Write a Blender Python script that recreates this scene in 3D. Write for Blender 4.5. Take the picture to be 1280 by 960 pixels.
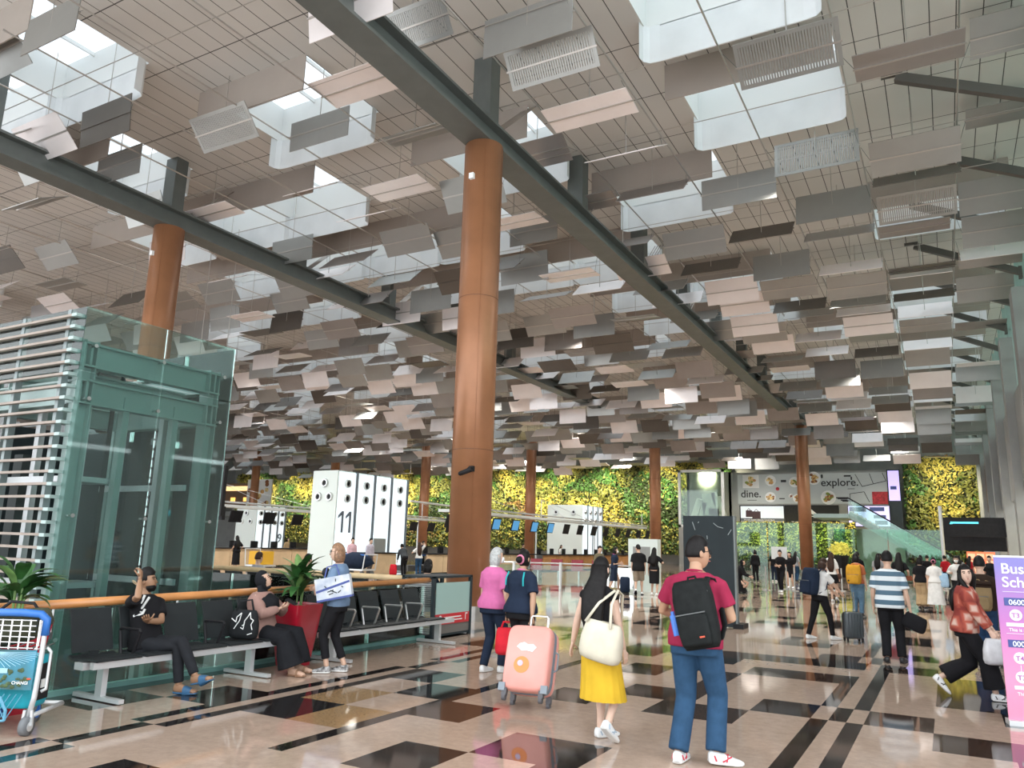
import bpy, math, random
from mathutils import Vector as V, Matrix as M4
for _o in list(bpy.data.objects): bpy.data.objects.remove(_o)
SC = bpy.context.scene; COL = SC.collection
random.seed(11)
# ---------------------------------------------------------------- camera
FPX = 961.0; EYE = V((0, 0, 1.68))
_up = V((130, -4630, FPX)).normalized()
_yy = V((545, 214, FPX)); _yy = (_yy - _up*_yy.dot(_up)).normalized()
_xx = _yy.cross(_up)
R3 = M4((_xx, _yy, _up)).to_3x3()            # camera (x right, y down, z ahead) -> world
_cx, _cy, _cz = R3@V((1,0,0)), R3@V((0,-1,0)), R3@V((0,0,-1))
cam = bpy.data.objects.new('camera', bpy.data.cameras.new('camera')); COL.objects.link(cam)
cam.matrix_world = M4(((_cx.x,_cy.x,_cz.x,EYE.x),(_cx.y,_cy.y,_cz.y,EYE.y),(_cx.z,_cy.z,_cz.z,EYE.z),(0,0,0,1)))
cam.data.sensor_width = 36; cam.data.lens = FPX/1280*36; cam.data.clip_end = 400
SC.camera = cam
SC.view_settings.view_transform = 'Standard'; SC.view_settings.look = 'None'
SC.view_settings.exposure = 0.28; SC.view_settings.gamma = 1.0; SC.view_settings.use_curve_mapping = False
SC.cycles.max_bounces = 7; SC.cycles.diffuse_bounces = 4; SC.cycles.glossy_bounces = 4
SC.cycles.transparent_max_bounces = 12; SC.cycles.sample_clamp_indirect = 6.0
# ---------------------------------------------------------------- light
SKY_OPEN = 2.6        # daylight through the open glazed front of the hall, behind the camera
SKYLIGHT = 0.95        # daylight in the skylight panes
wd = bpy.data.worlds.new('daylight'); SC.world = wd; wd.use_nodes = True
wd.node_tree.nodes['Background'].inputs[0].default_value = (0.93, 0.965, 1.0, 1)
wd.node_tree.nodes['Background'].inputs[1].default_value = SKY_OPEN
def spot(loc, aim, power, color=(1,.93,.78), deg=70, r=.25):
    l = bpy.data.lights.new('spot_lamp','SPOT'); l.energy = power; l.color = color; l.spot_size = math.radians(deg); l.spot_blend = .8; l.shadow_soft_size = r
    o = bpy.data.objects.new('spot_lamp', l); COL.objects.link(o); o.location = loc
    o.rotation_euler = (V(aim)-V(loc)).to_track_quat('-Z','Y').to_euler(); return o
for k in range(12):      # plant lights washing the green wall
    spot((-89+6.2*k, 77.2, 9.6), (-89+6.2*k, 83.2, 6.4), 6500, (1,.9,.62), 88)
spot((0.2, 77.0, 9.4), (0.2, 83.2, 6.5), 3600, (1,.9,.66), 88)
for k in range(4):      # lamps over the low planted garden
    spot((-16+3.2*k, 68.5, 4.3), (-16+3.2*k, 71.5, 1.8), 700, (1,.88,.45), 120)
for _x in (-3.5,-15.5,-27.5,-39.5,-51.5):      # hall downlights between the ceiling panels
    for _y in (21,34,47,60,72):
        if _y > -_x/1.9+4: spot((_x,_y,11.6), (_x,_y,0), 3600, (1,.95,.88), 125, .9)
# ---------------------------------------------------------------- helpers
def W3(px, py): return R3@V(((px-640)/FPX, (py-480)/FPX, 1))
def AY(px, py, y): d = W3(px,py); return EYE+d*(y/d.y)
def AX(px, py, x): d = W3(px,py); return EYE+d*(x/d.x)
def AF(px, py, z=0.0): d = W3(px,py); return EYE+d*((z-EYE.z)/d.z)
def sgn(v, e): return math.copysign(abs(v)**e, v)
class MB:
    def __init__(s): s.v=[]; s.f=[]; s.m=[]; s.cur=0
    def add(s, vs, fs):
        n=len(s.v); s.v += [V(p) for p in vs]; s.f += [tuple(i+n for i in f) for f in fs]; s.m += [s.cur]*len(fs); return s
    def box(s, lo, hi, rot=None, piv=None):
        x0,y0,z0=lo; x1,y1,z1=hi
        vs=[V(p) for p in ((x0,y0,z0),(x1,y0,z0),(x1,y1,z0),(x0,y1,z0),(x0,y0,z1),(x1,y0,z1),(x1,y1,z1),(x0,y1,z1))]
        if rot is not None:
            c = V(piv) if piv is not None else (V(lo)+V(hi))/2
            vs=[c+rot@(p-c) for p in vs]
        return s.add(vs, [(0,3,2,1),(4,5,6,7),(0,1,5,4),(1,2,6,5),(2,3,7,6),(3,0,4,7)])
    def cb(s, c, size): return s.box([c[i]-size[i]/2 for i in range(3)], [c[i]+size[i]/2 for i in range(3)])
    def quad(s, a,b,c,d): return s.add((a,b,c,d), [(0,1,2,3)])
    def loft(s, secs, n=14, e=1.0, caps=True):
        vs=[]; fs=[]
        for c,ax,ay in secs:
            for k in range(n):
                t=2*math.pi*k/n; vs.append(V(c)+V(ax)*sgn(math.cos(t),e)+V(ay)*sgn(math.sin(t),e))
        for i in range(len(secs)-1):
            for k in range(n):
                a=i*n+k; b=i*n+(k+1)%n; fs.append((a,b,b+n,a+n))
        if caps: fs.append(tuple(range(n-1,-1,-1))); q=(len(secs)-1)*n; fs.append(tuple(range(q,q+n)))
        return s.add(vs,fs)
    def tube(s, pts, r, n=8, flat=1.0, side=None, caps=True):
        pts=[V(p) for p in pts]
        if not hasattr(r,'__len__'): r=[r]*len(pts)
        secs=[]; px=None
        for i,p in enumerate(pts):
            t=((pts[min(i+1,len(pts)-1)]-p).normalized()+(p-pts[max(i-1,0)]).normalized())
            t = t.normalized() if t.length>1e-6 else V((0,0,1))
            if px is None:
                q = V(side) if side is not None else (V((1,0,0)) if abs(t.x)<.9 else V((0,1,0)))
            else: q=px
            x=(q-t*q.dot(t)).normalized(); px=x; y=t.cross(x)
            secs.append((p, x*r[i], y*r[i]*flat))
        return s.loft(secs,n,1.0,caps)
    def bar(s, a, b, w, h=None, up=(0,0,1)):
        a=V(a); b=V(b); h=h or w; t=(b-a).normalized(); u=V(up)
        x=t.cross(u); x = x.normalized() if x.length>1e-5 else V((1,0,0)); y=x.cross(t)
        vs=[p+x*sx*w/2+y*sy*h/2 for p in (a,b) for sx,sy in ((-1,-1),(1,-1),(1,1),(-1,1))]
        return s.add(vs,[(3,2,1,0),(4,5,6,7),(0,1,5,4),(1,2,6,5),(2,3,7,6),(3,0,4,7)])
    def ball(s, c, r, nu=12, nv=8, fn=None):
        vs=[]; fs=[]; c=V(c); r = V(r) if hasattr(r,'__len__') else V((r,r,r))
        for j in range(nv+1):
            ph=math.pi*j/nv-math.pi/2
            for k in range(nu):
                t=2*math.pi*k/nu; d=V((math.cos(ph)*math.cos(t),math.cos(ph)*math.sin(t),math.sin(ph)))
                vs.append(c+(fn(d) if fn else V((d.x*r.x,d.y*r.y,d.z*r.z))))
        for j in range(nv):
            for k in range(nu): a=j*nu+k; b=j*nu+(k+1)%nu; fs.append((a,b,b+nu,a+nu))
        return s.add(vs,fs)
    def disc(s, c, ax, ay, n=16, depth=None):
        c=V(c); ax=V(ax); ay=V(ay); nn=ax.cross(ay).normalized()*(depth or .004)
        return s.loft([(c,ax,ay),(c+nn,ax,ay)],n)
    def rbox(s, w, d, h, r=.05, z0=0.0, n=24, e=.35, T=None):
        k=[(0,1-r*1.6),(r*.3,1-r*.6),(r,1),(h-r,1),(h-r*.3,1-r*.6),(h,1-r*1.6)]
        a=len(s.v)
        s.loft([((0,0,z0+z),(w/2*q,0,0),(0,d/2*q,0)) for z,q in k],n,e)
        if T is not None:
            for i in range(a,len(s.v)): s.v[i]=T@s.v[i]
        return s
    def xf(s, T): s.v=[T@p for p in s.v]; return s
def origin(o):
    r=V((0,0,0))
    while o is not None: r+=V(o.location); o=o.parent
    return r
def rawmesh(name, mb, mats, smooth=False):
    me=bpy.data.meshes.new(name); me.from_pydata([tuple(p) for p in mb.v],[],mb.f)
    for m in (mats if isinstance(mats,(list,tuple)) else [mats]): me.materials.append(m)
    if any(mb.m): me.polygons.foreach_set('material_index', mb.m)
    if smooth: me.polygons.foreach_set('use_smooth',[True]*len(me.polygons))
    me.update(); return me
def obj(name, mb, mats, parent=None, local=False, smooth=False, kind=None, label=None, cat=None, group=None, loc=None):
    if parent is not None and not local:
        q=origin(parent); mb.v=[p-q for p in mb.v]
    elif loc is not None and not local:
        q=V(loc); mb.v=[p-q for p in mb.v]
    o=bpy.data.objects.new(name, rawmesh(name,mb,mats,smooth)); COL.objects.link(o); o.parent=parent
    if loc is not None: o.location=loc
    return tag(o,label,cat,group,kind)
def tag(o, label=None, cat=None, group=None, kind=None):
    for k,v in (('label',label),('category',cat),('group',group),('kind',kind)):
        if v: o[k]=v
    return o
def thing(name, label, cat, loc=(0,0,0), rz=0, group=None, kind=None):
    o=bpy.data.objects.new(name,None); COL.objects.link(o); o.location=loc; o.rotation_euler=(0,0,rz); o.empty_display_size=.1
    return tag(o,label,cat,group,kind)
def dup(o, loc=None, rz=None, label=None, parent=None):
    c=o.copy(); COL.objects.link(c)
    if parent is not None: c.parent=parent
    if loc is not None: c.location=loc
    if rz is not None: c.rotation_euler=(0,0,rz)
    if label: c['label']=label
    for ch in list(o.children): dup(ch,parent=c)
    return c
def struct(name, mb, m, smooth=False): return obj(name,mb,m,kind='structure',smooth=smooth)
def text(body, parent, m, loc, xdir, ydir, size, name='lettering', depth=.004, align='LEFT', font_scale=1.0, xs=1.0):
    c=bpy.data.curves.new(name,'FONT'); c.body=body; c.size=size; c.extrude=depth; c.align_x=align; c.align_y='BOTTOM_BASELINE'; c.offset=.012*size*font_scale
    c.materials.append(m); o=bpy.data.objects.new(name,c); COL.objects.link(o)
    x=V(xdir).normalized(); y=V(ydir).normalized(); z=x.cross(y); l=V(loc)
    if parent is not None: o.parent=parent; l=l-origin(parent)
    o.matrix_local=M4(((x.x*xs,y.x,z.x,l.x),(x.y*xs,y.y,z.y,l.y),(x.z*xs,y.z,z.z,l.z),(0,0,0,1))); return o
# ---------------------------------------------------------------- materials
MATS={}
def mat(name, c, rough=.6, metal=0.0, emit=0.0, noise=0.0, nscale=6.0, c2=None, bump=0.0, bscale=60, spec=.5, alpha=1.0, coat=0.0):
    if name in MATS: return MATS[name]
    m=bpy.data.materials.new(name); m.use_nodes=True; nt=m.node_tree; b=nt.nodes['Principled BSDF']
    b.inputs['Base Color'].default_value=(*c,1); b.inputs['Roughness'].default_value=rough; b.inputs['Metallic'].default_value=metal
    b.inputs['Specular IOR Level'].default_value=spec; b.inputs['Coat Weight'].default_value=coat; b.inputs['Alpha'].default_value=alpha
    if emit: b.inputs['Emission Color'].default_value=(*c,1); b.inputs['Emission Strength'].default_value=emit
    tc=nt.nodes.new('ShaderNodeTexCoord')
    if noise or c2:
        n=nt.nodes.new('ShaderNodeTexNoise'); n.inputs['Scale'].default_value=nscale; n.inputs['Detail'].default_value=5
        r=nt.nodes.new('ShaderNodeValToRGB'); r.color_ramp.elements[0].position=.32; r.color_ramp.elements[1].position=.68
        a=c2 or tuple(max(0,v*(1-noise)) for v in c)
        r.color_ramp.elements[0].color=(*a,1); r.color_ramp.elements[1].color=(*(c if c2 else tuple(min(1,v*(1+noise)) for v in c)),1)
        nt.links.new(tc.outputs['Object'],n.inputs['Vector']); nt.links.new(n.outputs['Fac'],r.inputs['Fac']); nt.links.new(r.outputs['Color'],b.inputs['Base Color'])
        if emit: nt.links.new(r.outputs['Color'],b.inputs['Emission Color'])
    if bump:
        n2=nt.nodes.new('ShaderNodeTexNoise'); n2.inputs['Scale'].default_value=bscale; n2.inputs['Detail'].default_value=3
        bp=nt.nodes.new('ShaderNodeBump'); bp.inputs['Strength'].default_value=bump; bp.inputs['Distance'].default_value=.01
        nt.links.new(tc.outputs['Object'],n2.inputs['Vector']); nt.links.new(n2.outputs['Fac'],bp.inputs['Height']); nt.links.new(bp.outputs['Normal'],b.inputs['Normal'])
    MATS[name]=m; return m
def glass(name, tint, refl=.12, through=.8):
    m=bpy.data.materials.new(name); m.use_nodes=True; nt=m.node_tree; nt.nodes.clear()
    out=nt.nodes.new('ShaderNodeOutputMaterial'); tr=nt.nodes.new('ShaderNodeBsdfTransparent'); gl=nt.nodes.new('ShaderNodeBsdfGlossy')
    df=nt.nodes.new('ShaderNodeBsdfDiffuse'); m1=nt.nodes.new('ShaderNodeMixShader'); m2=nt.nodes.new('ShaderNodeMixShader'); fr=nt.nodes.new('ShaderNodeFresnel')
    ad=nt.nodes.new('ShaderNodeMath'); ad.operation='ADD'; ad.inputs[1].default_value=refl*.5; ad.use_clamp=True
    nz=nt.nodes.new('ShaderNodeTexNoise'); nz.inputs['Scale'].default_value=1.5
    tr.inputs[0].default_value=(*tint,1); df.inputs[0].default_value=(*[v*.75 for v in tint],1); gl.inputs[0].default_value=(.9,.95,.93,1); gl.inputs[1].default_value=.03
    fr.inputs[0].default_value=1.45; m1.inputs[0].default_value=through
    nt.links.new(df.outputs[0],m1.inputs[1]); nt.links.new(tr.outputs[0],m1.inputs[2])
    nt.links.new(fr.outputs[0],ad.inputs[0]); nt.links.new(ad.outputs[0],m2.inputs[0]); nt.links.new(m1.outputs[0],m2.inputs[1]); nt.links.new(gl.outputs[0],m2.inputs[2])
    nt.links.new(m2.outputs[0],out.inputs[0]); return m
def stripes(name, ca, cb, axis, pitch, frac, rough=.5, axis2=None, pitch2=1, frac2=.05, metal=0.0, bump=True):
    """base colour ca with thin lines cb every pitch metres along an object axis (plank seams, tile joints)"""
    m=mat(name,ca,rough,metal); nt=m.node_tree; b=nt.nodes['Principled BSDF']; tc=nt.nodes.new('ShaderNodeTexCoord'); sp=nt.nodes.new('ShaderNodeSeparateXYZ'); nt.links.new(tc.outputs['Object'],sp.inputs[0])
    def line(ax,p,fr):
        a=nt.nodes.new('ShaderNodeMath'); a.operation='DIVIDE'; a.inputs[1].default_value=p; nt.links.new(sp.outputs[ax],a.inputs[0])
        f=nt.nodes.new('ShaderNodeMath'); f.operation='FRACT'; nt.links.new(a.outputs[0],f.inputs[0])
        l=nt.nodes.new('ShaderNodeMath'); l.operation='LESS_THAN'; l.inputs[1].default_value=fr; nt.links.new(f.outputs[0],l.inputs[0]); return l
    fac=line(axis,pitch,frac)
    if axis2 is not None:
        g=line(axis2,pitch2,frac2); mx=nt.nodes.new('ShaderNodeMath'); mx.operation='MAXIMUM'; nt.links.new(fac.outputs[0],mx.inputs[0]); nt.links.new(g.outputs[0],mx.inputs[1]); fac=mx
    n=nt.nodes.new('ShaderNodeTexNoise'); n.inputs['Scale'].default_value=.7; nt.links.new(tc.outputs['Object'],n.inputs['Vector'])
    va=nt.nodes.new('ShaderNodeMix'); va.data_type='RGBA'; va.inputs[6].default_value=(*[v*.93 for v in ca],1); va.inputs[7].default_value=(*[min(1,v*1.06) for v in ca],1); nt.links.new(n.outputs['Fac'],va.inputs[0])
    mi=nt.nodes.new('ShaderNodeMix'); mi.data_type='RGBA'; mi.inputs[7].default_value=(*cb,1)
    nt.links.new(va.outputs[2],mi.inputs[6]); nt.links.new(fac.outputs[0],mi.inputs[0]); nt.links.new(mi.outputs[2],b.inputs['Base Color']); return m
def stone(name, c1, c2, sc, rough=.06, coat=.0):
    m=mat(name,c1,rough,noise=0,c2=c2,nscale=sc,spec=.5); m.node_tree.nodes['Noise Texture'].inputs['Detail'].default_value=9
    m.node_tree.nodes['Noise Texture'].inputs['Roughness'].default_value=.75; return m
STONE_B=stone('beige granite',(.49,.37,.29),(.37,.275,.212),9)
STONE_D=stone('black granite',(.022,.019,.018),(.012,.010,.010),14,.05)
STONE_N=stone('brown granite',(.060,.036,.026),(.035,.020,.015),14,.05)
STONE_T=stone('tan speckled granite',(.40,.26,.13),(.20,.12,.06),40,.07)
CEIL=stripes('ceiling planks',(.60,.572,.535),(.05,.045,.04),0,.54,.045,.55,1,2.3,.012)
ALU=mat('aluminium sheet',(.35,.35,.335),.33,.6,noise=.05,nscale=1.2)
ALUB=mat('brown anodised sheet',(.32,.295,.28),.36,.5,noise=.06,nscale=1.2)
ALUD=mat('dark shade sheet',(.13,.115,.10),.38,.5,noise=.06,nscale=1.2)  # darker copy of the sheet, shade on turned panels put into colour
ALUW=mat('pale glint sheet',(.86,.80,.79),.30,.3,noise=.04,nscale=1.2)  # paler copy of the sheet, glints and floor reflection put into colour
CABLE=mat('steel cable',(.5,.47,.44),.35,.8)
BEAM=mat('grey green steel',(.125,.138,.13),.45,.2,noise=.08,nscale=2)
COPPER=mat('copper brown cladding',(.37,.165,.08),.36,.25,noise=.10,nscale=1.5)
WHITE=mat('white enamel',(.82,.84,.83),.4); OFFW=mat('pale green white laminate',(.70,.78,.75),.3)
SKYP=mat('skylight pane',(.80,.88,.94),.3,emit=SKYLIGHT,c2=(.62,.70,.76),nscale=.5); BAFF=mat('skylight outer baffle',(.42,.37,.33),.4,.3,noise=.05,nscale=.7)
REFL=mat('skylight reflector',(.74,.76,.77),.45,.1,noise=.06,nscale=.9)
BLACK=mat('black plastic',(.014,.014,.016),.5,noise=.2,spec=.25); DARK=mat('charcoal panel',(.032,.043,.048),.6,noise=.1,nscale=2,spec=.2)
STEEL=mat('brushed steel',(.62,.63,.62),.28,.9,noise=.08,nscale=5); CHROME=mat('chrome',(.8,.8,.8),.12,1.0)
SILVER=mat('silver painted metal',(.66,.68,.69),.35,.4)
RAILW=mat('orange timber handrail',(.62,.27,.09),.3,noise=.15,nscale=3,coat=.3); RAILP=mat('pale timber handrail',(.70,.52,.30),.4,noise=.12,nscale=3)
WOODF=mat('light maple veneer',(.72,.53,.33),.4,noise=.08,nscale=2); WOODO=mat('orange oak veneer',(.46,.22,.08),.4,noise=.15,nscale=2)
TEAL=mat('teal painted steel',(.35,.45,.43),.4,.15,noise=.06,nscale=2); TEALL=mat('teal slab edge',(.20,.42,.38),.35,noise=.06)
GLT=glass('teal lift glass',(.76,.87,.85),.03,.97); GLC=glass('clear railing glass',(.84,.95,.92),.03,.98); GLU=glass('upper facade glass',(.80,.92,.86),.04,.97); GLG=glass('green screen glass',(.64,.86,.76),.03,.975)
RED=mat('red glazed planter',(.42,.012,.03),.22,coat=.5); LEAF=mat('dark glossy leaf',(.035,.115,.03),.38,noise=.45,nscale=7); LEAFP=mat('pale leaf',(.16,.29,.09),.4,noise=.35,nscale=9)
SEAT=mat('charcoal moulded seat',(.022,.026,.028),.55,noise=.1,spec=.25); REDSEAT=mat('dark red seat shell',(.26,.02,.035),.4)
CONC=mat('grey wall paint',(.30,.31,.30),.6,noise=.08,nscale=1); RUBBER=mat('grey rubber',(.16,.17,.18),.6)
def screen(name,c,e=1.0): return mat(name,c,.35,emit=e)
# ================================================================ SETTING
XR=3.2; YB=84.0; XL=-96.0; ZC=13.85
VX0,VX1,VY0,VY1=-24.0,-8.28,-8.0,11.72      # opening in the floor beside the lift
base=[0,.62,1.25,1.41,2.02,2.65,3.27,3.58,4.21,4.83,5.0,5.17,5.33]       # column lines of one repeat, from X=-6.20
kinds='ccSccc TccEFE'.replace(' ','')
xs=[]; xk=[]
for rep in range(-18,3):
    x0=-6.20+5.33*rep
    for i in range(12):
        if x0+base[i]<XL-.5 or x0+base[i]>XR: continue
        xs.append((x0+base[i],min(XR,x0+base[i+1]))); xk.append((kinds[i],rep*12+i))
yl=[-7.4+.82*i for i in range(14)]+[4.1,4.93,5.77,6.6,7.4,8.16,8.94,9.72,10.48,11.44,12.22,12.95,13.75]
yl=sorted(y for y in set(yl) if not (y<4.1 and y>3.7)); yl=[y for y in yl if y<4 or y>=4.1]
while yl[-1]<96: yl.append(yl[-1]+.81)
near_dark=[(-7.6,5.3),(-7.0,6.2),(-5.9,6.2),(-4.5,7.0),(-3.9,5.3),(-5.25,3.7),(-3.25,6.2),(-5.25,7.8),(-5.9,8.5),(-2.3,8.5),(-1.7,9.3),(-2.3,11.8),(-1.7,13.4),(-.6,9.3),(.05,8.5),(.05,10.8),(-.6,13.4),(-2.3,5.0),(-3.9,8.5),(-3.9,10.9),(-4.5,12.5),(-2.3,13.4),(.05,12.6),(-5.9,10.9),(-5.25,12.6),(-.6,6.0),(-3.25,9.3)]
near_tan=[(-5.9,7.0),(-5.25,6.2)]
fl=MB()
def cell(i,j):
    (x0,x1),(k,idx)=xs[i],xk[i]; y0,y1=yl[j],yl[j+1]; xm=(x0+x1)/2; ym=(y0+y1)/2
    h=random.Random(idx*7919+j*104729).random(); cross=(j%6==2)
    if k in 'SE': return 0 if (cross and ym>4) else (1 if h>(.04 if ym<14 else .45) else 0)
    if k=='F': return 1 if (cross and ym>4) else 0
    if k=='T': return 2 if h<.2 else (1 if h<(.86 if ym<14 else .5) else 0)
    for a,b in near_dark:
        if x0<a<x1 and y0<b<y1: return 1 if h<.7 else 2
    for a,b in near_tan:
        if x0<a<x1 and y0<b<y1: return 3
    if -8<xm<.6 and 3.3<ym<11: return 0
    return (1 if h<.15 else 2) if h<.22 else (3 if h>.975 else 0)
for j in range(len(yl)-1):
    i=0
    while i<len(xs):
        y0,y1=yl[j],yl[j+1]; x0,x1=xs[i]
        if x1<VX0 or x0>VX1 or y0>=VY1 or y1<=VY0: parts=[(x0,y0,x1,y1)]
        else:
            parts=[]
            if x0<VX0: parts.append((x0,y0,VX0,y1))
            if x1>VX1: parts.append((VX1,y0,x1,y1))
            if y1>VY1: parts.append((max(x0,VX0),VY1,min(x1,VX1),y1))
            if y0<VY0: parts.append((max(x0,VX0),y0,min(x1,VX1),VY0))
        fl.cur=cell(i,j)
        for a,b,c,d in parts: fl.quad((a,b,0),(c,b,0),(c,d,0),(a,d,0))
        i+=1
struct('floor',fl,[STONE_B,STONE_D,STONE_N,STONE_T])
sb=MB(); sb.box((XL,-7.4,-.5),(VX0,96,-.004)); sb.box((VX1,-7.4,-.5),(XR+.2,96,-.004)); sb.box((VX0,VY1,-.5),(VX1,96,-.004)); struct('floor_slab',sb,TEALL)
lb=MB(); lb.quad((XL,-12,-5),(XR,-12,-5),(XR,30,-5),(XL,30,-5)); struct('floor_lower',lb,STONE_B)
lw=MB(); lw.box((VX0-.4,VY1+.25,-5),(VX1+.2,VY1+.4,-.5)); lw.box((VX0-.4,-12,-5),(VX0-.25,VY1+.4,-.5)); lw.box((VX1+.25,-12,-5),(VX1+.4,VY1+.4,-.5)); struct('wall_lower',lw,mat('lower hall wall',(.30,.36,.35),.5,noise=.1,nscale=1))
# ceiling with openings
SKY_ROWS=[-1.1+4.6*r for r in range(0,19)]; SKX=[-9.45+2+4*k for k in range(-22,4)]
def sky_open(r,k):
    x=SKX[k]; y=SKY_ROWS[r]
    fixed={(2,-19.45):1,(2,-11.45):0,(2,-15.45):0,(2,-7.45):0,(2,-3.45):0,(3,-15.45):1,(3,-3.45):1,(3,-11.45):0,(3,-7.45):0,(3,-19.45):0,(4,-3.45):1,(4,-11.45):1,(4,-7.45):0,(4,-15.45):0,(4,-23.45):1,(4,-27.45):1,(5,-7.45):1,(5,-3.45):0,(5,-19.45):1,(5,-23.45):1,(5,-11.45):0,(6,-11.45):1,(6,.55):1,(6,-7.45):0,(6,-3.45):0,(7,-7.45):1,(4,.55):0,(5,.55):0,(3,.55):0,(2,.55):0}
    for (rr,xx),v in fixed.items():
        if rr==r and abs(xx-x)<.1: return v
    if r<2 or x>1.2: return 0
    return 1 if random.Random(r*131+k*17).random()<.47 else 0
ce=MB(); skylist=[]
for r,y in enumerate(SKY_ROWS):
    y1=SKY_ROWS[r+1] if r+1<len(SKY_ROWS) else 96
    ops=[SKX[k] for k in range(len(SKX)) if sky_open(r,k)]
    xx=XL
    for x in ops:
        ce.quad((xx,y,ZC),(xx,y+3.0,ZC),(x-1.95,y+3.0,ZC),(x-1.95,y,ZC)); xx=x+1.95; skylist.append((x,y))
    ce.quad((xx,y,ZC),(xx,y+3.0,ZC),(XR+.3,y+3.0,ZC),(XR+.3,y,ZC))
    ce.quad((XL,y+3.0,ZC),(XL,y1,ZC),(XR+.3,y1,ZC),(XR+.3,y+3.0,ZC))
struct('ceiling',ce,CEIL)
def in_view(p, m=60):
    q=R3.transposed()@(V(p)-EYE)
    if q.z<.5: return False
    x=640+FPX*q.x/q.z; y=480+FPX*q.y/q.z; return -m<x<1280+m and -m<y<960+m
n=0
for x,y in skylist:
    if not any(in_view((x+a,y+b,ZC),200) for a in (-2,2) for b in (0,3)): continue
    n+=1; near=math.hypot(x,y)<34
    w=MB(); w.quad((x-1.95,y,ZC),(x-1.95,y+3,ZC),(x-1.95,y+3,15),(x-1.95,y,15)); w.quad((x+1.95,y,ZC),(x+1.95,y,15),(x+1.95,y+3,15),(x+1.95,y+3,ZC))
    w.quad((x-1.95,y,ZC),(x-1.95,y,15),(x+1.95,y,15),(x+1.95,y,ZC)); w.quad((x-1.95,y+3,ZC),(x+1.95,y+3,ZC),(x+1.95,y+3,15),(x-1.95,y+3,15))
    for t in (-.65,.65): w.box((x+t-.02,y,14.86),(x+t+.02,y+3,14.98))
    root=obj('window_%d'%n,w,WHITE,kind='structure',loc=(x,y,ZC))
    obj('pane',MB().box((x-1.95,y,15),(x+1.95,y+3,15.03)),SKYP,root)
    for yy,s,dn in ((y,-1,1.0),(y+3,1,.95)):
        if s<0: b=MB().box((x-2.0,yy-.03,ZC-dn),(x+2.0,yy+.0,ZC+.02)); obj('outer_baffle',b,BAFF,root); continue
        b=MB(); n6=7; pr=[(x-2.0,yy-.35),(x-1.97,yy-.15),(x-1.85,yy-.03),(x-1.6,yy)]+[(x+1.6,yy),(x+1.85,yy-.03),(x+1.97,yy-.15),(x+2.0,yy-.35)]
        for (xa,ya),(xb,yb) in zip(pr,pr[1:]): b.add([(xa,ya,ZC-dn),(xb,yb,ZC-dn),(xb,yb,ZC+.02),(xa,ya,ZC+.02),(xa,ya+.02,ZC-dn),(xb,yb+.02,ZC-dn),(xb,yb+.02,ZC+.02),(xa,ya+.02,ZC+.02)],[(0,1,2,3),(7,6,5,4),(0,4,5,1),(2,6,7,3)])
        obj('reflector',b,REFL,root)
# beams with posts, one line over each row of columns
for bi,bx in enumerate((-9.45,-21.45)):
    ye=(YB,52)[bi]; b=MB(); b.box((bx-.36,-2,11.42),(bx+.36,ye,11.50)); b.box((bx-.07,-2,11.5),(bx+.07,ye,12.02)); b.box((bx-.30,-2,12.02),(bx+.30,ye,12.09))
    root=obj('roof_beam',b,BEAM,loc=(bx,0,11.4),label=('grey green steel roof beam over the tall central column','grey green steel roof beam over the column behind the lift','steel roof beam second beyond the lift, half hidden by panels','steel roof beam far across the check-in hall','steel roof beam in the distant left of the hall','farthest steel roof beam at the left end of the hall')[bi],cat='beam',kind='structure')
    y=15.07-5.7
    while y<ye-3:
        if y>-bx/2.2-4:
            p=MB().box((bx-.26,y-.22,12.09),(bx+.26,y+.22,ZC)); obj('post',p,BEAM,root)
            if y<45:
                t=MB()
                for sx in (-.17,-.06,.06,.17): t.tube([(bx+sx,y+.5,12.1),(bx+sx,y+2.4,ZC)],.022,5)
                obj('tie_rod',t,CABLE,root)
        y+=5.7
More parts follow.
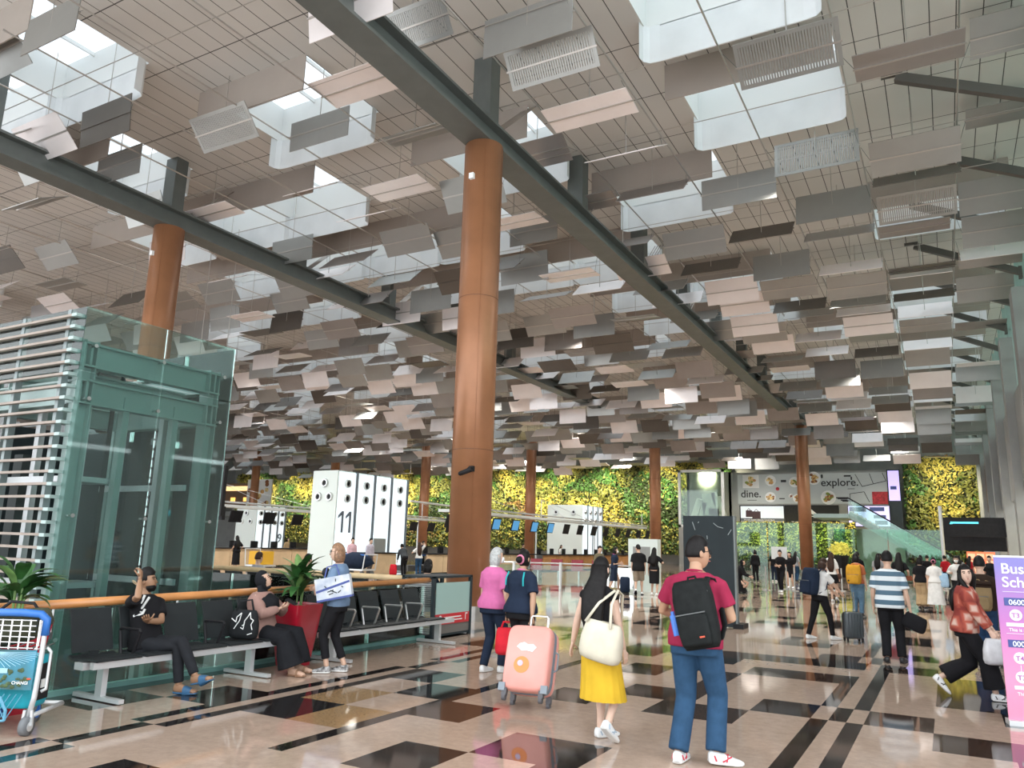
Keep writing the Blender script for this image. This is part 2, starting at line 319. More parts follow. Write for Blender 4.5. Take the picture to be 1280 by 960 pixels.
# columns
def column(x,y,ztop,label,cam=False):
    c=MB(); c.loft([((x,y,z),(.47,0,0),(0,.47,0)) for z in (.30,ztop)],40)
    for a in range(0,40,10):
        t=2*math.pi*(a+4)/40; c.bar((x+.472*math.cos(t),y+.472*math.sin(t),.3),(x+.472*math.cos(t),y+.472*math.sin(t),ztop),.012,.012,up=(math.cos(t),math.sin(t),0))
    o=obj('column',c,COPPER,loc=(x,y,0),label=label,cat='column',kind='structure',group='orange brown round columns',smooth=False)
    for p in o.data.polygons: p.use_smooth=len(p.vertices)==4
    for z in (3.75,7.4):
        r=MB(); r.loft([((x,y,z),(.474,0,0),(0,.474,0)),((x,y,z+.012),(.474,0,0),(0,.474,0))],40); obj('joint_ring',r,mat('dark joint',(.14,.06,.03),.5),o)
    obj('base_collar',MB().loft([((x,y,0),(.485,0,0),(0,.485,0)),((x,y,.32),(.485,0,0),(0,.485,0))],40),STEEL,o,smooth=False)
    if cam:
        d=(V((0,0,0))-V((x,y,0))).normalized(); sd=V((-d.y,d.x,0))
        p=V((x,y,2.95))+d*.47-sd*-.24
        q=MB(); q.box((-.06,-.02,-.06),(.06,.06,.06)); 
        b=MB(); b.box((x-.07,y-.55,10.35),(x+.05,y-.44,10.5)); obj('sensor_box',b,WHITE,o)
        if cam==2:
            c0=V((x,y,3.3))+V((.25,-.42,0)); m=MB(); m.box(c0-V((.05,.03,.06)),c0+V((.05,.05,.06))); m.tube([c0,c0+V((.05,-.16,.02)),c0+V((.03,-.24,-.05))],.025,8); obj('camera_bracket',m,BLACK,o)
            m=MB(); e=c0+V((.03,-.24,-.08)); m.tube([e+V((.10,.02,.04)),e+V((-.12,-.06,-.05))],.055,10); m.ball(e+V((-.13,-.065,-.055)),.05); obj('security_camera',m,BLACK,o)
    return o
column(-9.45,15.07,11.42,'tall orange brown column in the middle, tallest and nearest of all',2)
column(-21.45,15.07,11.42,'orange brown column rising behind the teal glass lift',1)
for k,l in enumerate(('slim column in front of the dine and explore sign','far column right of the white check-in tower and left of the dark board','far column behind the check-in canopy, just right of the tall central column','far column left of the tall central column, behind the desk with jets','far column showing above the tower numbered 11','far column in front of the white food poster, nearest the lift')):
    column(-9.45-12*k,63.7,11.42,l)
# walls
def wallbox(n,lo,hi,m): return struct(n,MB().box(lo,hi),m)
wallbox('wall_back',(XL,YB,0),(XR+4,YB+.3,14.5),CONC); wallbox('wall_left',(XL-.3,20,0),(XL,YB,14.5),CONC)
rw=MB(); rw.box((XR,8,4.6),(XR+.25,YB,9.0))
for y in range(10,84,8): rw.box((XR-.35,y-.55,0),(XR+.5,y+.55,11.75))
rw.box((XR+1.6,8,0),(XR+1.8,YB,4.6)); struct('wall_right',rw,CONC)
g=MB(); g.box((XR+.3,8,9.0),(XR+.33,YB,ZC)); 
wr=obj('window_90',g,GLU,kind='structure')
fm=MB()
for y in range(14,84,2): fm.box((XR+.05,y-.04,9.0),(XR+.3,y+.04,ZC))
for z in (9.05,10.6,12.2): fm.box((XR+.15,14,z),(XR+.3,YB,z+.1))
obj('frame',fm,TEAL,wr)
for k in range(15):
    y=20.2+4.2*k
    m=MB().bar((-.25,y,ZC-.15),(XR-.05,y,12.1),.20,.24); m.box((-.6,y-.05,ZC-.10),(-.1,y+.05,ZC)); m.box((XR-.12,y-.12,11.85),(XR-.001,y+.12,12.3))
    obj('slanted_strut',m,mat('bronze steel',(.12,.115,.105),.45,.3),label='dark slanted steel strut between plank ceiling and glass right wall',cat='strut',group='slanted struts along the right wall')
# cables
CX=[2.2+1.165-2.33*k for k in range(36)]
for k,x in enumerate(CX):
    y0=max(7.5,-x/2.3)
    if x>XR: continue
    obj('suspension_cable',MB().tube([(x,y0,12.62),(x,YB,12.62)],.022 if k<18 else .016,5),CABLE,label='thin steel cable running the length of the hall under the planks',cat='cable',group='long cables carrying the ceiling panels')
for k in range(24):
    y=9.6+2.9*k
    obj('suspension_cable',MB().tube([(XR,y,12.66),(max(XL,-2.3*y),y,12.66)],.012,5),CABLE,label='thin steel cable crossing the hall from side to side',cat='cable',group='cross cables carrying the ceiling panels')
# ceiling panels ----------------------------------------------------
FIT=[(-16.51, 8.08, 12.63, 88, 2.04, 0.91, 's'), (-19.35, 8.42, 13.1, -49, 1.85, 1.04, 's'), (-23.34, 11.66, 12.6, -54, 2.02, 1.02, 's'), (-20.9, 12.74, 12.48, -89, 2.07, 0.94, 's'), (-16.03, 12.47, 12.31, -49, 2.12, 0.93, 'p'), (-14.02, 13.92, 12.51, -89, 2.08, 0.85, 's'), (-11.99, 12.92, 12.64, -4, 2.0, 1.07, 'w'), (-12.23, 15.8, 12.84, 13, 1.98, 0.84, 's'), (-13.95, 17.37, 12.28, -2, 2.12, 1.0, 'w'), (-17.29, 17.11, 12.88, 33, 1.98, 0.78, 'w'), (-9.56, 11.99, 12.86, -54, 1.97, 0.84, 'p'), (-6.92, 12.54, 12.36, 88, 2.1, 0.95, 's'), (-6.88, 13.6, 12.21, -54, 2.16, 0.84, 'p'), (-6.81, 15.59, 12.01, -8, 2.2, 0.91, 'w'), (-9.6, 18.2, 12.81, -33, 1.98, 0.88, 'b'), (-6.97, 18.49, 12.34, 29, 2.1, 1.01, 'w'), (-7.04, 20.93, 12.32, 42, 2.12, 0.91, 'b'), (-2.22, 15.67, 12.15, -37, 2.14, 1.03, 'p'), (0.05, 16.91, 12.18, 0, 2.13, 1.06, 'b'), (-2.3, 20.43, 12.18, 81, 2.13, 1.03, 'p'), (0.02, 21.45, 12.15, -33, 2.14, 1.06, 's'), (2.2, 18.62, 13.26, -22, 1.75, 1.1, 's'), (2.18, 22.62, 13.37, -4, 1.74, 0.99, 's'), (-4.62, 21.56, 12.12, -89, 2.16, 0.95, 'f'), (-2.3, 23.91, 12.15, 77, 2.14, 1.03, 's'), (-0.04, 24.98, 12.13, -34, 2.14, 1.05, 'p'), (-0.0, 22.68, 12.05, 37, 2.16, 1.04, 'd'), (-6.96, 25.16, 12.17, -58, 2.15, 0.97, 'f'), (-4.78, 25.72, 12.38, 44, 2.08, 1.02, 'd'), (-2.37, 26.24, 12.13, 36, 2.15, 1.03, 's'), (-12.35, 23.27, 12.89, -88, 1.94, 0.97, 's'), (-9.36, 21.22, 12.49, -6, 2.07, 0.92, 'b'), (-7.05, 27.72, 12.18, 44, 2.15, 0.97, 'd'), (-13.67, 25.05, 12.24, -82, 2.09, 1.15, 's'), (-4.76, 29.26, 12.39, 89, 2.08, 1.01, 'f'), (-2.36, 29.71, 12.11, 39, 2.15, 1.04, 'w'), (-2.38, 32.05, 12.1, -46, 2.15, 1.04, 'f'), (-2.43, 35.47, 12.07, 34, 2.16, 1.04, 'w'), (-0.06, 30.71, 12.04, 7, 2.17, 1.05, 'd'), (-0.08, 34.01, 12.01, 34, 2.17, 1.05, 'd'), (2.19, 31.95, 12.58, -24, 2.02, 1.05, 'b'), (2.15, 35.68, 12.51, -52, 2.02, 1.15, 's'), (-0.12, 39.36, 12.18, -22, 2.13, 1.05, 'f'), (2.15, 41.02, 12.36, -5, 2.08, 1.05, 'b'), (-4.84, 39.66, 12.21, 40, 2.13, 1.03, 'w'), (-2.46, 40.76, 12.19, -6, 2.13, 1.05, 's'), (-2.52, 44.02, 12.2, 40, 2.13, 1.05, 'd'), (-0.17, 46.1, 12.18, -52, 2.13, 1.05, 's'), (-23.11, 15.19, 12.49, -64, 2.07, 0.94, 's'), (-20.62, 15.98, 12.21, -4, 2.16, 0.86, 'w'), (-29.91, 16.24, 12.32, -48, 2.11, 1.0, 's'), (-27.37, 22.01, 12.23, -50, 2.12, 1.03, 's'), (-24.14, 19.72, 12.85, -15, 1.95, 1.0, 'b'), (-30.3, 24.88, 12.19, -81, 2.09, 1.18, 's'), (-26.68, 21.91, 12.73, 28, 2.04, 0.59, 'w'), (-21.04, 20.03, 12.4, -88, 2.09, 0.99, 's'), (-16.23, 20.87, 12.29, -52, 2.12, 0.98, 'f'), (-16.33, 18.81, 12.46, 30, 2.08, 0.94, 'w'), (-23.84, 26.44, 12.53, 44, 2.08, 0.76, 'w'), (-24.03, 30.42, 12.68, 36, 2.02, 0.91, 'd'), (-25.84, 24.75, 12.4, -54, 2.09, 0.97, 's'), (-31.09, 31.42, 12.47, 44, 2.09, 0.81, 'w'), (-25.95, 34.35, 12.45, -55, 2.06, 1.03, 's'), (-16.49, 39.67, 12.31, -77, 2.1, 1.03, 'f')]
PM={'s':ALU,'p':ALU,'f':ALU,'b':ALUB,'d':ALUD,'w':ALUW}
NAMED={0:'grey panel hung over the top left skylight, tilted upright',1:'panel at the left edge of the picture under the bright skylight',2:'diamond-looking grey panel just left of the skylight post at far left',3:'upright grey panel between the left skylight and the lift column',4:'louvred grey panel hung under the second skylight from the left',5:'upright grey panel at the right end of the second skylight from left',6:'smooth pale pink panel lying flat beside the long central beam',7:'thin grey panel seen nearly edge-on left of the tall column top',8:'smooth pale violet panel lying flat left of the tall column',9:'pale panel seen edge-on above the lift column',10:'louvred panel at the top, left of the long beam and tall column',11:'dark grey upright panel at the top right of the long central beam',12:'louvred panel behind the dark upright panel at the top',13:'broad brownish panel with a white front edge near top centre',14:'mauve brown panel just right of the tall column top',15:'thin pale panel edge-on below the broad brownish panel',16:'pale panel under the skylight at centre right, seen edge-on',17:'large louvred panel over the brightest right-hand skylight',18:'plain mauve brown panel right of the brightest skylight',19:'bright white louvred panel framed in white at upper right',20:'grey translucent-looking panel above the dark slat at right',21:'grey panel in the top right corner',22:'dark grey panel at the right edge near the top strut',23:'framed grey panel with louvred left end under the middle skylight',24:'upright dark grey panel below the bright white louvred one',25:'louvred grey panel below the dark slat at right',26:'narrow dark slat panel over a skylight at right'}
GEN={'s':'grey sheet ceiling panel','p':'louvred grey ceiling panel','f':'framed grey ceiling panel','b':'brown sheet ceiling panel','d':'dark narrow-looking ceiling panel','w':'pale bright ceiling panel'}
allp=[(x,y,z,a,w,c,k,i) for i,(x,y,z,a,w,c,k) in enumerate(FIT)]
rp=random.Random(5)
for k in range(34):
    x=2.2-2.33*k; y=7.0+rp.random()*2
    while y<74.5:
        step=2.05+rp.random()*.75
        if y>-x/2.0-2 and (x<-34 or y>20 or x>-1e9):
            vis=in_view((x,y,12.25),40)
            clash=any(abs(x-q[0])<1.5 and abs(y-q[1])<1.5 for q in allp[:len(FIT)])
            tooNear = (y<20 and x>-31 and rp.random()<.6) or (x>-9 and y<27 and rp.random()<.8)
            if vis and not clash and not tooNear and rp.random()<.93:
                a=rp.choice((-52,-50,-58,40,36,44,88,-88,-5,0,-30,30)) + rp.uniform(-7,7)
                kd=rp.choice('sssffbbddwwwww')
                allp.append((x+rp.uniform(-.06,.06),y,12.25+rp.uniform(-.3,.25)-(.25 if x<-11 and y>19 else 0)-max(0,y-40)*.068-max(0,-x-30)*.010,a,2.12,1.04,kd,None))
        y+=step
allp.sort(key=lambda p: p[0]**2+p[1]**2)
def sheet(p, detail):
    x,y,z,a,w,c,k,i=p; m=MB(); t=.022
    if detail and k in 'pf':
        f=.09
        m.box((-w/2,-c/2,-t/2),(w/2,-c/2+f,t/2)); m.box((-w/2,c/2-f,-t/2),(w/2,c/2,t/2)); m.box((-w/2,-c/2+f,-t/2),(-w/2+f,c/2-f,t/2)); m.box((w/2-f,-c/2+f,-t/2),(w/2,c/2-f,t/2))
        n=34
        if k=='p':
            for q in range(n): xx=-w/2+f+(w-2*f)*(q+.5)/n; m.box((xx-.019,-c/2+f,-.006),(xx+.019,c/2-f,.006))
        else: m.box((-w/2+f,-c/2+f,-.004),(w/2-f,c/2-f,.004))
    else: m.box((-w/2,-c/2,-t/2),(w/2,c/2,t/2))
    return m.xf(M4.Translation((x,y,z))@M4.Rotation(math.radians(a),4,'X'))
far=MB()
zone=lambda x: 'right of the central beam' if x>-9.45 else ('between the central beam and the lift column' if x>-21.45 else 'over the check-in rows at left')
for i,p in enumerate(allp):
    x,y,z,a,w,c,k,fi=p
    if i<300:
        m=sheet(p,i<110); T=M4.Translation((x,y,z))@M4.Rotation(math.radians(a),4,'X')
        lab=NAMED.get(fi) if fi is not None else None
        if lab is None: lab=GEN[k]+', '+('hung low ' if i<130 else 'small and distant, ')+zone(x)
        o=obj('hanging_panel',m,PM[k],loc=(x,y,z),label=lab,cat='ceiling panel',group='tilted metal panels hung under the ceiling' if fi is not None and fi in NAMED else 'ceiling panels: '+lab)
        if i<130:
            r=MB(); r.box((-w/2-.03,-.02,-.035),(w/2+.03,.02,-.012)).xf(T); obj('rib',r,CABLE if k!='d' else ALUD,o)
        zt=15.0 if any(abs(x-q[0])<1.95 and 0<y-q[1]<3 for q in skylist) else ZC
        obj('hanger_rod',MB().tube([(x,y,z),(x,y,zt)],.013,5),CABLE,o)
        if i<130:
            for s in (-1,1):
                cx=min(CX,key=lambda q: abs(q-(x+s*1.165)))
                if cx<=XR: obj('clip',MB().tube([T@V((s*(w/2-.01),0,0)),(cx-s*.035,y,12.60)],.006,4),BEAM,o)
    else:
        m=sheet(p,False); far.cur=(0,1,2,3)['sbdw'.index(k if k in 'bdw' else 's')]; far.add(m.v,m.f); far.tube([(x,y,z),(x,y,ZC)],.012,3,caps=False)
obj('distant_hanging_panels',far,[ALU,ALUB,ALUD,ALUW],label='crowded mass of small metal panels under the far ceiling',cat='ceiling panels',kind='stuff')
# ================================================================ RAILINGS, LIFT, STAND
t=thing('railing','clear glass railing with orange timber handrail behind the benches','railing',(-8.15,3,0))
hr=MB(); hr.tube([(-8.15,2.6,.905),(-8.15,11.7,1.0)],.048,12); obj('handrail',hr,RAILW,t,smooth=True)
for k in range(6):
    y=2.7+1.5*k; obj('glass_panel',MB().box((-8.236,y,-.3),(-8.222,y+1.47,.84+.01*k)),GLC,t)
    m=MB(); m.tube([(-8.20,y+.75,.62),(-8.15,y+.75,.66),(-8.15,y+.75,.90)],.013,6); m.box((-8.26,y+.70,.58),(-8.19,y+.80,.66)); obj('bracket',m,STEEL,t)
obj('shoe_rail',MB().box((-8.275,2.6,-.02),(-8.19,11.7,.05)),TEALL,t)
t=thing('railing','glass railing with pale timber handrail across the far side of the opening','railing',(-16,11.85,0))
obj('handrail',MB().tube([(-24,11.85,1.0),(-8.7,11.85,1.0)],.05,10),RAILP,t,smooth=True)
for k in range(10):
    x=-24+1.53*k; obj('glass_panel',MB().box((x,11.78,-.3),(x+1.5,11.795,.9)),GLC,t)
    obj('bracket',MB().tube([(x+.75,11.8,.62),(x+.75,11.85,.68),(x+.75,11.85,1.0)],.014,6),STEEL,t)
obj('shoe_rail',MB().box((-24,11.745,-.05),(-8.3,11.83,.06)),TEALL,t)
# sign stand at the corner
t=thing('sign_stand','steel and glass stand with red notice strip at the end of the railing','stand',(-8.35,12.2,0))
m=MB()
for (x,y) in ((-8.72,11.72),(-8.06,11.72),(-8.06,12.95),(-8.72,12.95)): m.box((x-.03,y-.03,0),(x+.03,y+.03,1.06))
m.box((-8.75,11.69,1.03),(-8.03,12.98,1.07)); m.box((-8.73,11.7,.02),(-8.05,12.97,.06)); obj('frame',m,DARK,t)
m=MB(); 
for k in range(26): m.box((-8.70,11.70,.08+k*.036),(-8.09,11.712,.08+k*.036+.027))
obj('steel_mesh_panel',m,STEEL,t)
obj('glass_panel',MB().box((-8.062,11.80,.40),(-8.05,12.92,.95)),mat('pale teal screen',(.36,.52,.49),.25),t)
obj('base_panel',MB().box((-8.064,11.75,.06),(-8.05,12.95,.33)),mat('bronze grey panel',(.16,.15,.14),.4),t)
s=obj('notice_strip',MB().box((-8.055,11.78,.22),(-8.035,12.90,.40)),mat('notice red',(.55,.03,.04),.4),t)
m=MB(); m.disc((-8.034,11.93,.31),(0,.055,0),(0,0,.07)); m.box((-8.036,12.76,.26),(-8.033,12.78,.38)); m.box((-8.036,12.76,.365),(-8.033,12.84,.385)); m.box((-8.036,12.05,.325),(-8.033,12.62,.345)); m.box((-8.036,12.05,.275),(-8.033,12.66,.295)); obj('white_mark',m,WHITE,s)
# lift tower
LX,LY0,LY1=-11.0,6.59,9.12; LX0=-15.2; LT=4.92
lift=thing('glass_lift','teal steel and glass lift shaft with timber louvres on one side','lift',(LX-1.5,LY0+1.3,-5))
m=MB()
for (x,y) in ((LX-.12,LY0+.12),(LX-.12,LY1-.14),(LX-2.6,LY0+.12),(LX-2.6,LY1-.14),(LX-4.1,LY0+.12)): 
    m.box((x-.11,y-.11,-5),(x+.11,y-.085,4.5)); m.box((x-.11,y+.085,-5),(x+.11,y+.11,4.5)); m.box((x-.012,y-.1,-5),(x+.012,y+.1,4.5))
for y,w in ((LY0+.85,.05),(LY0+1.75,.05)): m.box((LX-.20,y-w,-5),(LX-.08,y+w,3.75))
obj('steel_post',m,TEAL,lift)
def ibeam(m,a,b,h=.34,w=.20):
    up=V((0,0,1)); m.bar(V(a)+up*h/2,V(b)+up*h/2,w,.03); m.bar(V(a)-up*h/2,V(b)-up*h/2,w,.03); m.bar(a,b,.03,h)
for z in (4.28,3.72):
    m=MB(); ibeam(m,(LX-.12,LY0,z),(LX-.12,LY1,z)); ibeam(m,(LX,LY0+.12,z),(LX0,LY0+.12,z)); ibeam(m,(LX-2.6,LY0,z),(LX-2.6,LY1,z)); ibeam(m,(LX,LY1-.14,z),(LX-2.6,LY1-.14,z)); obj('steel_beam',m,TEAL,lift)
m=MB(); ibeam(m,(LX-.5,LY0,3.95),(LX-.5,LY1-.4,3.95),.22,.15); ibeam(m,(LX-1.9,LY0,3.95),(LX-1.9,LY1,3.95),.22,.15); obj('machine_beam',m,TEAL,lift)
for z in (.9,-1.6,2.45):
    m=MB(); m.box((LX-.9,LY0+.25,z-.04),(LX-.25,LY0+.95,z+.04)); m.box((LX-2.5,LY0+.3,z-.05),(LX-.2,LY0+.36,z+.05)); m.box((LX-2.5,LY1-.4,z-.05),(LX-.2,LY1-.34,z+.05)); obj('guide_bracket',m,SILVER,lift)
for (x,y) in ((LX-.45,LY0+.45),(LX-.45,LY0+2.0),(LX-.75,LY0+.5),(LX-.75,LY1-.5),(LX-1.7,LY0+.5),(LX-1.7,LY1-.6),(LX-3.2,LY0+.7)):
    m=MB(); m.box((x-.035,y-.05,-5),(x+.035,y+.05,3.8)); m.box((x-.06,y-.055,-5),(x+.06,y-.045,3.8)); obj('guide_rail',m,SILVER,lift)
for q in range(5): obj('hoist_cable',MB().tube([(LX-1.1-.07*q,LY0+1.25+.06*q,-5),(LX-1.1-.07*q,LY0+1.25+.06*q,3.9)],.014,5),BLACK,lift)
m=MB(); m.box((LX-2.45,LY0+.55,-4.9),(LX-2.2,LY0+1.0,2.9)); obj('counterweight',m,mat('dark steel',(.05,.06,.06),.5,.3),lift)
m=MB(); m.box((LX-2.2,LY0+.7,-3.8),(LX-.4,LY1-.6,-1.2)); m.box((LX-2.3,LY0+.6,-1.2),(LX-.3,LY1-.5,-1.05)); obj('lift_car',m,mat('lift car grey',(.35,.42,.41),.35,.4),lift)
obj('dark_backing',MB().box((LX-4.3,LY0,-5),(LX-4.22,LY1,3.6)),DARK,lift); obj('dark_backing',MB().box((LX-4.3,LY1+.2,-5),(LX-1.9,LY1+.28,3.6)),DARK,lift)  # dark sheets added to shut out the bright open side behind the shaft
ring=MB(); pr=[]
for k in range(25): a=2*math.pi*k/24; pr.append((LX-.62,LY0+.75+.34*math.cos(a),4.02+.34*math.sin(a)))
ring.tube(pr,.045,6); obj('hoist_wheel',ring,DARK,lift)
m=MB(); m.box((LX-1.1,LY0+.5,3.9),(LX-.55,LY0+1.0,4.2)); m.tube([(LX-1.2,LY0+.75,4.1),(LX-.5,LY0+.75,4.1)],.16,12); obj('hoist_motor',m,CONC,lift)
m=MB()
for q in range(8): m.box((LX-.9-.06*q,LY0+1.55,4.0),(LX-.87-.06*q,LY0+1.6,4.2))
obj('cable_clamp',m,WHITE,lift)
gp=[]
for k in range(2):
    y0=LY0-.12+k*1.40
    for z0,z1 in ((-5,3.98),(4.0,4.95)): obj('glass_pane',MB().box((LX+.10,y0,z0),(LX+.115,y0+1.38,z1)),GLT,lift)
for k in range(2): obj('glass_pane',MB().box((LX+.10-1.35*(k+1),LY1+.14,-5),(LX+.08-1.35*k,LY1+.155,4.95)),GLT,lift)
obj('glass_pane',MB().box((LX-2.7,LY0-.12,4.0),(LX+.1,LY0-.105,4.95)),GLT,lift)
for z in (3.6,4.4,1.9,.2,-1.5):
    for y in (LY0+.1,LY0+1.26,LY1-.05):
        m=MB(); m.tube([(LX-.02,y,z),(LX+.10,y,z)],.018,6); m.tube([(LX+.085,y-.06,z),(LX+.085,y+.06,z)],.012,6); m.disc((LX+.118,y,z),(0,.03,0),(0,0,.03)); obj('glass_clamp',m,STEEL,lift)
for k in range(46):
    z=-3.2+k*.178; m=MB(); m.box((LX0,LY0-.20,z),(LX-.10,LY0-.13,z+.036)); m.cur=1; m.box((LX-.10,LY0-.21,z-.01),(LX+.02,LY0-.05,z+.036)); obj('louvre_slat',m,[mat('weathered timber slat',(.29,.235,.195),.5,noise=.12,nscale=4),TEAL],lift)
for x in (LX-.30,LX-1.5,LX-2.7,LX-3.9):
    m=MB(); m.box((x-.04,LY0-.13,-5),(x+.04,LY0-.03,4.95)); obj('louvre_post',m,mat('dull silver',(.21,.25,.25),.45,.3),lift)
# ================================================================ BENCHES
def bench(label,ys,armspec,y0,y1,legs):
    t=thing('airport_bench',label,'bench',(-7.6,(y0+y1)/2,0))
    m=MB(); m.box((-7.72,y0,.33),(-7.58,y1,.40)); m.box((-7.50,y0+.02,.345),(-7.44,y1-.02,.41)); obj('beam',m,SILVER,t)
    for y in legs:
        m=MB(); m.box((-7.70,y-.03,.05),(-7.60,y+.03,.34)); m.bar((-8.06,y,.03),(-7.30,y,.03),.06,.04); m.bar((-7.66,y,.36),(-7.46,y,.38),.05,.05); obj('leg',m,SILVER,t)
    for i,y in enumerate(ys):
        m=MB(); n=7
        pts=[(-7.42,.435),(-7.55,.44),(-7.70,.425),(-7.84,.42),(-7.90,.44)]
        for (a,za),(b,zb) in zip(pts,pts[1:]): m.add([(a,y-.25,za),(a,y+.25,za),(b,y+.25,zb),(b,y-.25,zb),(a,y-.25,za-.022),(a,y+.25,za-.022),(b,y+.25,zb-.022),(b,y-.25,zb-.022)],[(0,1,2,3),(7,6,5,4),(0,4,5,1),(2,6,7,3),(1,5,6,2),(0,3,7,4)])
        m.box((-7.52,y-.225,.40),(-7.46,y-.20,.42)); obj('seat',m,SEAT,t)
        m=MB(); pb=[(-7.88,.46),(-7.92,.60),(-7.965,.76),(-8.01,.885)]
        for (a,za),(b,zb) in zip(pb,pb[1:]): m.add([(a,y-.225,za),(a,y+.225,za),(b,y+.225,zb),(b,y-.225,zb),(a-.022,y-.225,za),(a-.022,y+.225,za),(b-.022,y+.225,zb),(b-.022,y-.225,zb)],[(3,2,1,0),(4,5,6,7),(0,1,5,4),(2,3,7,6),(1,2,6,5),(0,4,7,3)])
        m.box((-8.0,y-.05,.36),(-7.86,y+.05,.47)); obj('backrest',m,SEAT,t)
        if i in armspec:
            m=MB(); yy=y-.285; m.tube([(-7.80,yy,.40),(-7.86,yy,.655),(-7.84,yy,.675),(-7.54,yy,.68),(-7.52,yy,.66),(-7.62,yy,.40)],.017,6); obj('armrest',m,BLACK if armspec[i]==0 else STEEL,t)
    return t
bench('row of black seats with the seated man, left bench on a silver beam',[5.27,5.82,6.37,6.92,7.47],{1:0,3:0},4.98,7.76,(5.25,7.2))
b2=bench('row of black seats at right, ending at the steel and glass stand',[8.72,9.27,9.82,10.37,10.92],{1:1,2:1,3:1,4:1},8.44,11.5,(8.7,11.3))
for s in b2.children:
    pass
# far seats behind the opening, their backs to us
t=thing('airport_bench','row of black seats beyond the far glass railing, backs turned','bench',(-12.5,12.95,0))
for i in range(10):
    x=-15.6+.72*i
    m=MB(); m.add([(x-.27,12.72,.46),(x+.27,12.72,.46),(x+.27,12.62,.90),(x-.27,12.62,.90),(x-.27,12.695,.46),(x+.27,12.695,.46),(x+.27,12.595,.90),(x-.27,12.595,.90)],[(0,1,2,3),(7,6,5,4),(0,4,5,1),(2,6,7,3),(1,5,6,2),(0,3,7,4)]); obj('backrest',m,SEAT,t)
    obj('seat',MB().box((x-.27,12.72,.41),(x+.27,13.2,.45)),SEAT,t)
obj('beam',MB().box((-16,12.85,.33),(-8.8,12.97,.40)),SILVER,t)
for x in (-15.5,-12.5,-9.3): obj('leg',MB().box((x-.04,12.7,0),(x+.04,13.2,.34)),SILVER,t)
# planters
def planter(x,y,label,zt=.86,seed=1,wt=.27,wb=.17,lr=.62,nl=26,wl=.115):
    t=thing('potted_plant',label,'plant',(x,y,0))
    m=MB(); m.loft([((x,y,0),(wb,0,0),(0,wb,0)),((x,y,zt),(wt,0,0),(0,wt,0)),((x,y,zt),(wt-.03,0,0),(0,wt-.03,0)),((x,y,zt-.06),(wt-.04,0,0),(0,wt-.04,0))],28,.28); obj('planter_pot',m,RED,t)
    obj('soil',MB().box((x-wt+.05,y-wt+.05,zt-.09),(x+wt-.05,y+wt-.05,zt-.05)),mat('soil',(.05,.035,.02),.9,noise=.3,nscale=30),t)
    r=random.Random(seed)
    st=MB()
    for q in range(5): a=r.random()*6.3; st.tube([(x+.05*math.cos(a),y+.05*math.sin(a),zt-.06),(x+.07*math.cos(a),y+.07*math.sin(a),zt+.34)],.012,5)
    obj('stem',st,LEAFP,t)
    for q in range(nl):
        a=r.random()*6.283; el=r.uniform(.25,1.35); L=lr*r.uniform(.55,1.0); w=L*wl; z0=zt+.10+.28*r.random()
        d=V((math.cos(a),math.sin(a),0)); s=V((-d.y,d.x,0)); pts=[]; p=V((x,y,z0))+d*.04; e=el
        m=MB(); rows=[]
        for i in range(7):
            f=i/6; ww=w*max(.03,math.sin(math.pi*min(1,f*.86+.10))); nrm=V((-math.sin(e)*d.x,-math.sin(e)*d.y,math.cos(e)))
            rows.append([p-s*ww+nrm*ww*.25,p,p+s*ww+nrm*ww*.25]); p=p+(d*math.cos(e)+V((0,0,math.sin(e))))*L/6; e-=r.uniform(.10,.27)
        m.v=[q2 for rr in rows for q2 in rr]
        for i in range(6):
            for j in range(2): b=i*3+j; m.f.append((b,b+1,b+4,b+3)); m.m.append(0)
        obj('leaf',m,LEAF if r.random()<.8 else LEAFP,t,smooth=True)
planter(-7.82,8.12,'green leafy plant in red pot between the two black benches',seed=4,nl=48,lr=.50,wl=.13,zt=.80)
planter(-7.83,4.38,'green leafy plant in red pot behind the luggage trolley',seed=9,nl=34,lr=.46,zt=.84,wl=.17)
# ================================================================ TROLLEY
e1=V((.87,.48,0)).normalized(); e2=V((-.48,.87,0)).normalized()
TB=V((-7.0,4.0,0))
TT=M4(((e1.x,e2.x,0,TB.x),(e1.y,e2.y,0,TB.y),(0,0,1,0),(0,0,0,1)))
tro=thing('luggage_trolley','airport luggage trolley with blue handle and picture panel, at lower left','trolley',TB)
tro.rotation_euler=(0,0,math.atan2(e1.y,e1.x))
BLUE=mat('blue grip',(.03,.16,.52),.4); TEALC=mat('turquoise fabric',(.01,.36,.46),.55,noise=.15,nscale=8)
def lo(name,m,mt,smooth=False,p=None): return obj(name,m,mt,p or tro,local=True,smooth=smooth)
m=MB(); m.tube([(.16,0,.12),(.19,0,.30),(.20,.0,.62),(.20,0,.92),(.18,0,.97)],.022,8); m.tube([(-.50,0,.12),(-.48,0,.30),(-.46,0,.62),(-.46,0,.97)],.022,8); m.tube([(.16,0,.14),(.16,.5,.16)],.02,8); m.tube([(-.5,0,.14),(-.5,.5,.16)],.02,8); m.tube([(-.5,.5,.16),(.16,.5,.16)],.02,8); m.tube([(.22,.03,.34),(.25,.05,.36),(.25,.05,.66),(.22,.03,.70)],.014,6); lo('frame',m,SILVER,True)
m=MB(); m.tube([(-.52,-.02,.975),(.0,-.03,.985),(.16,-.02,.975),(.205,0,.93),(.205,.0,.80)],.033,10); lo('handle',m,BLUE,True)
m=MB()
for k in range(6): m.tube([(-.46,-.05,.70+.045*k),(.15,-.05,.70+.045*k)],.006,5)
for k in range(9): x=-.46+.08*k; m.tube([(x,-.05,.69),(x,-.05,.93)],.006,5); m.tube([(x,-.05,.69),(x,.20,.71)],.006,5)
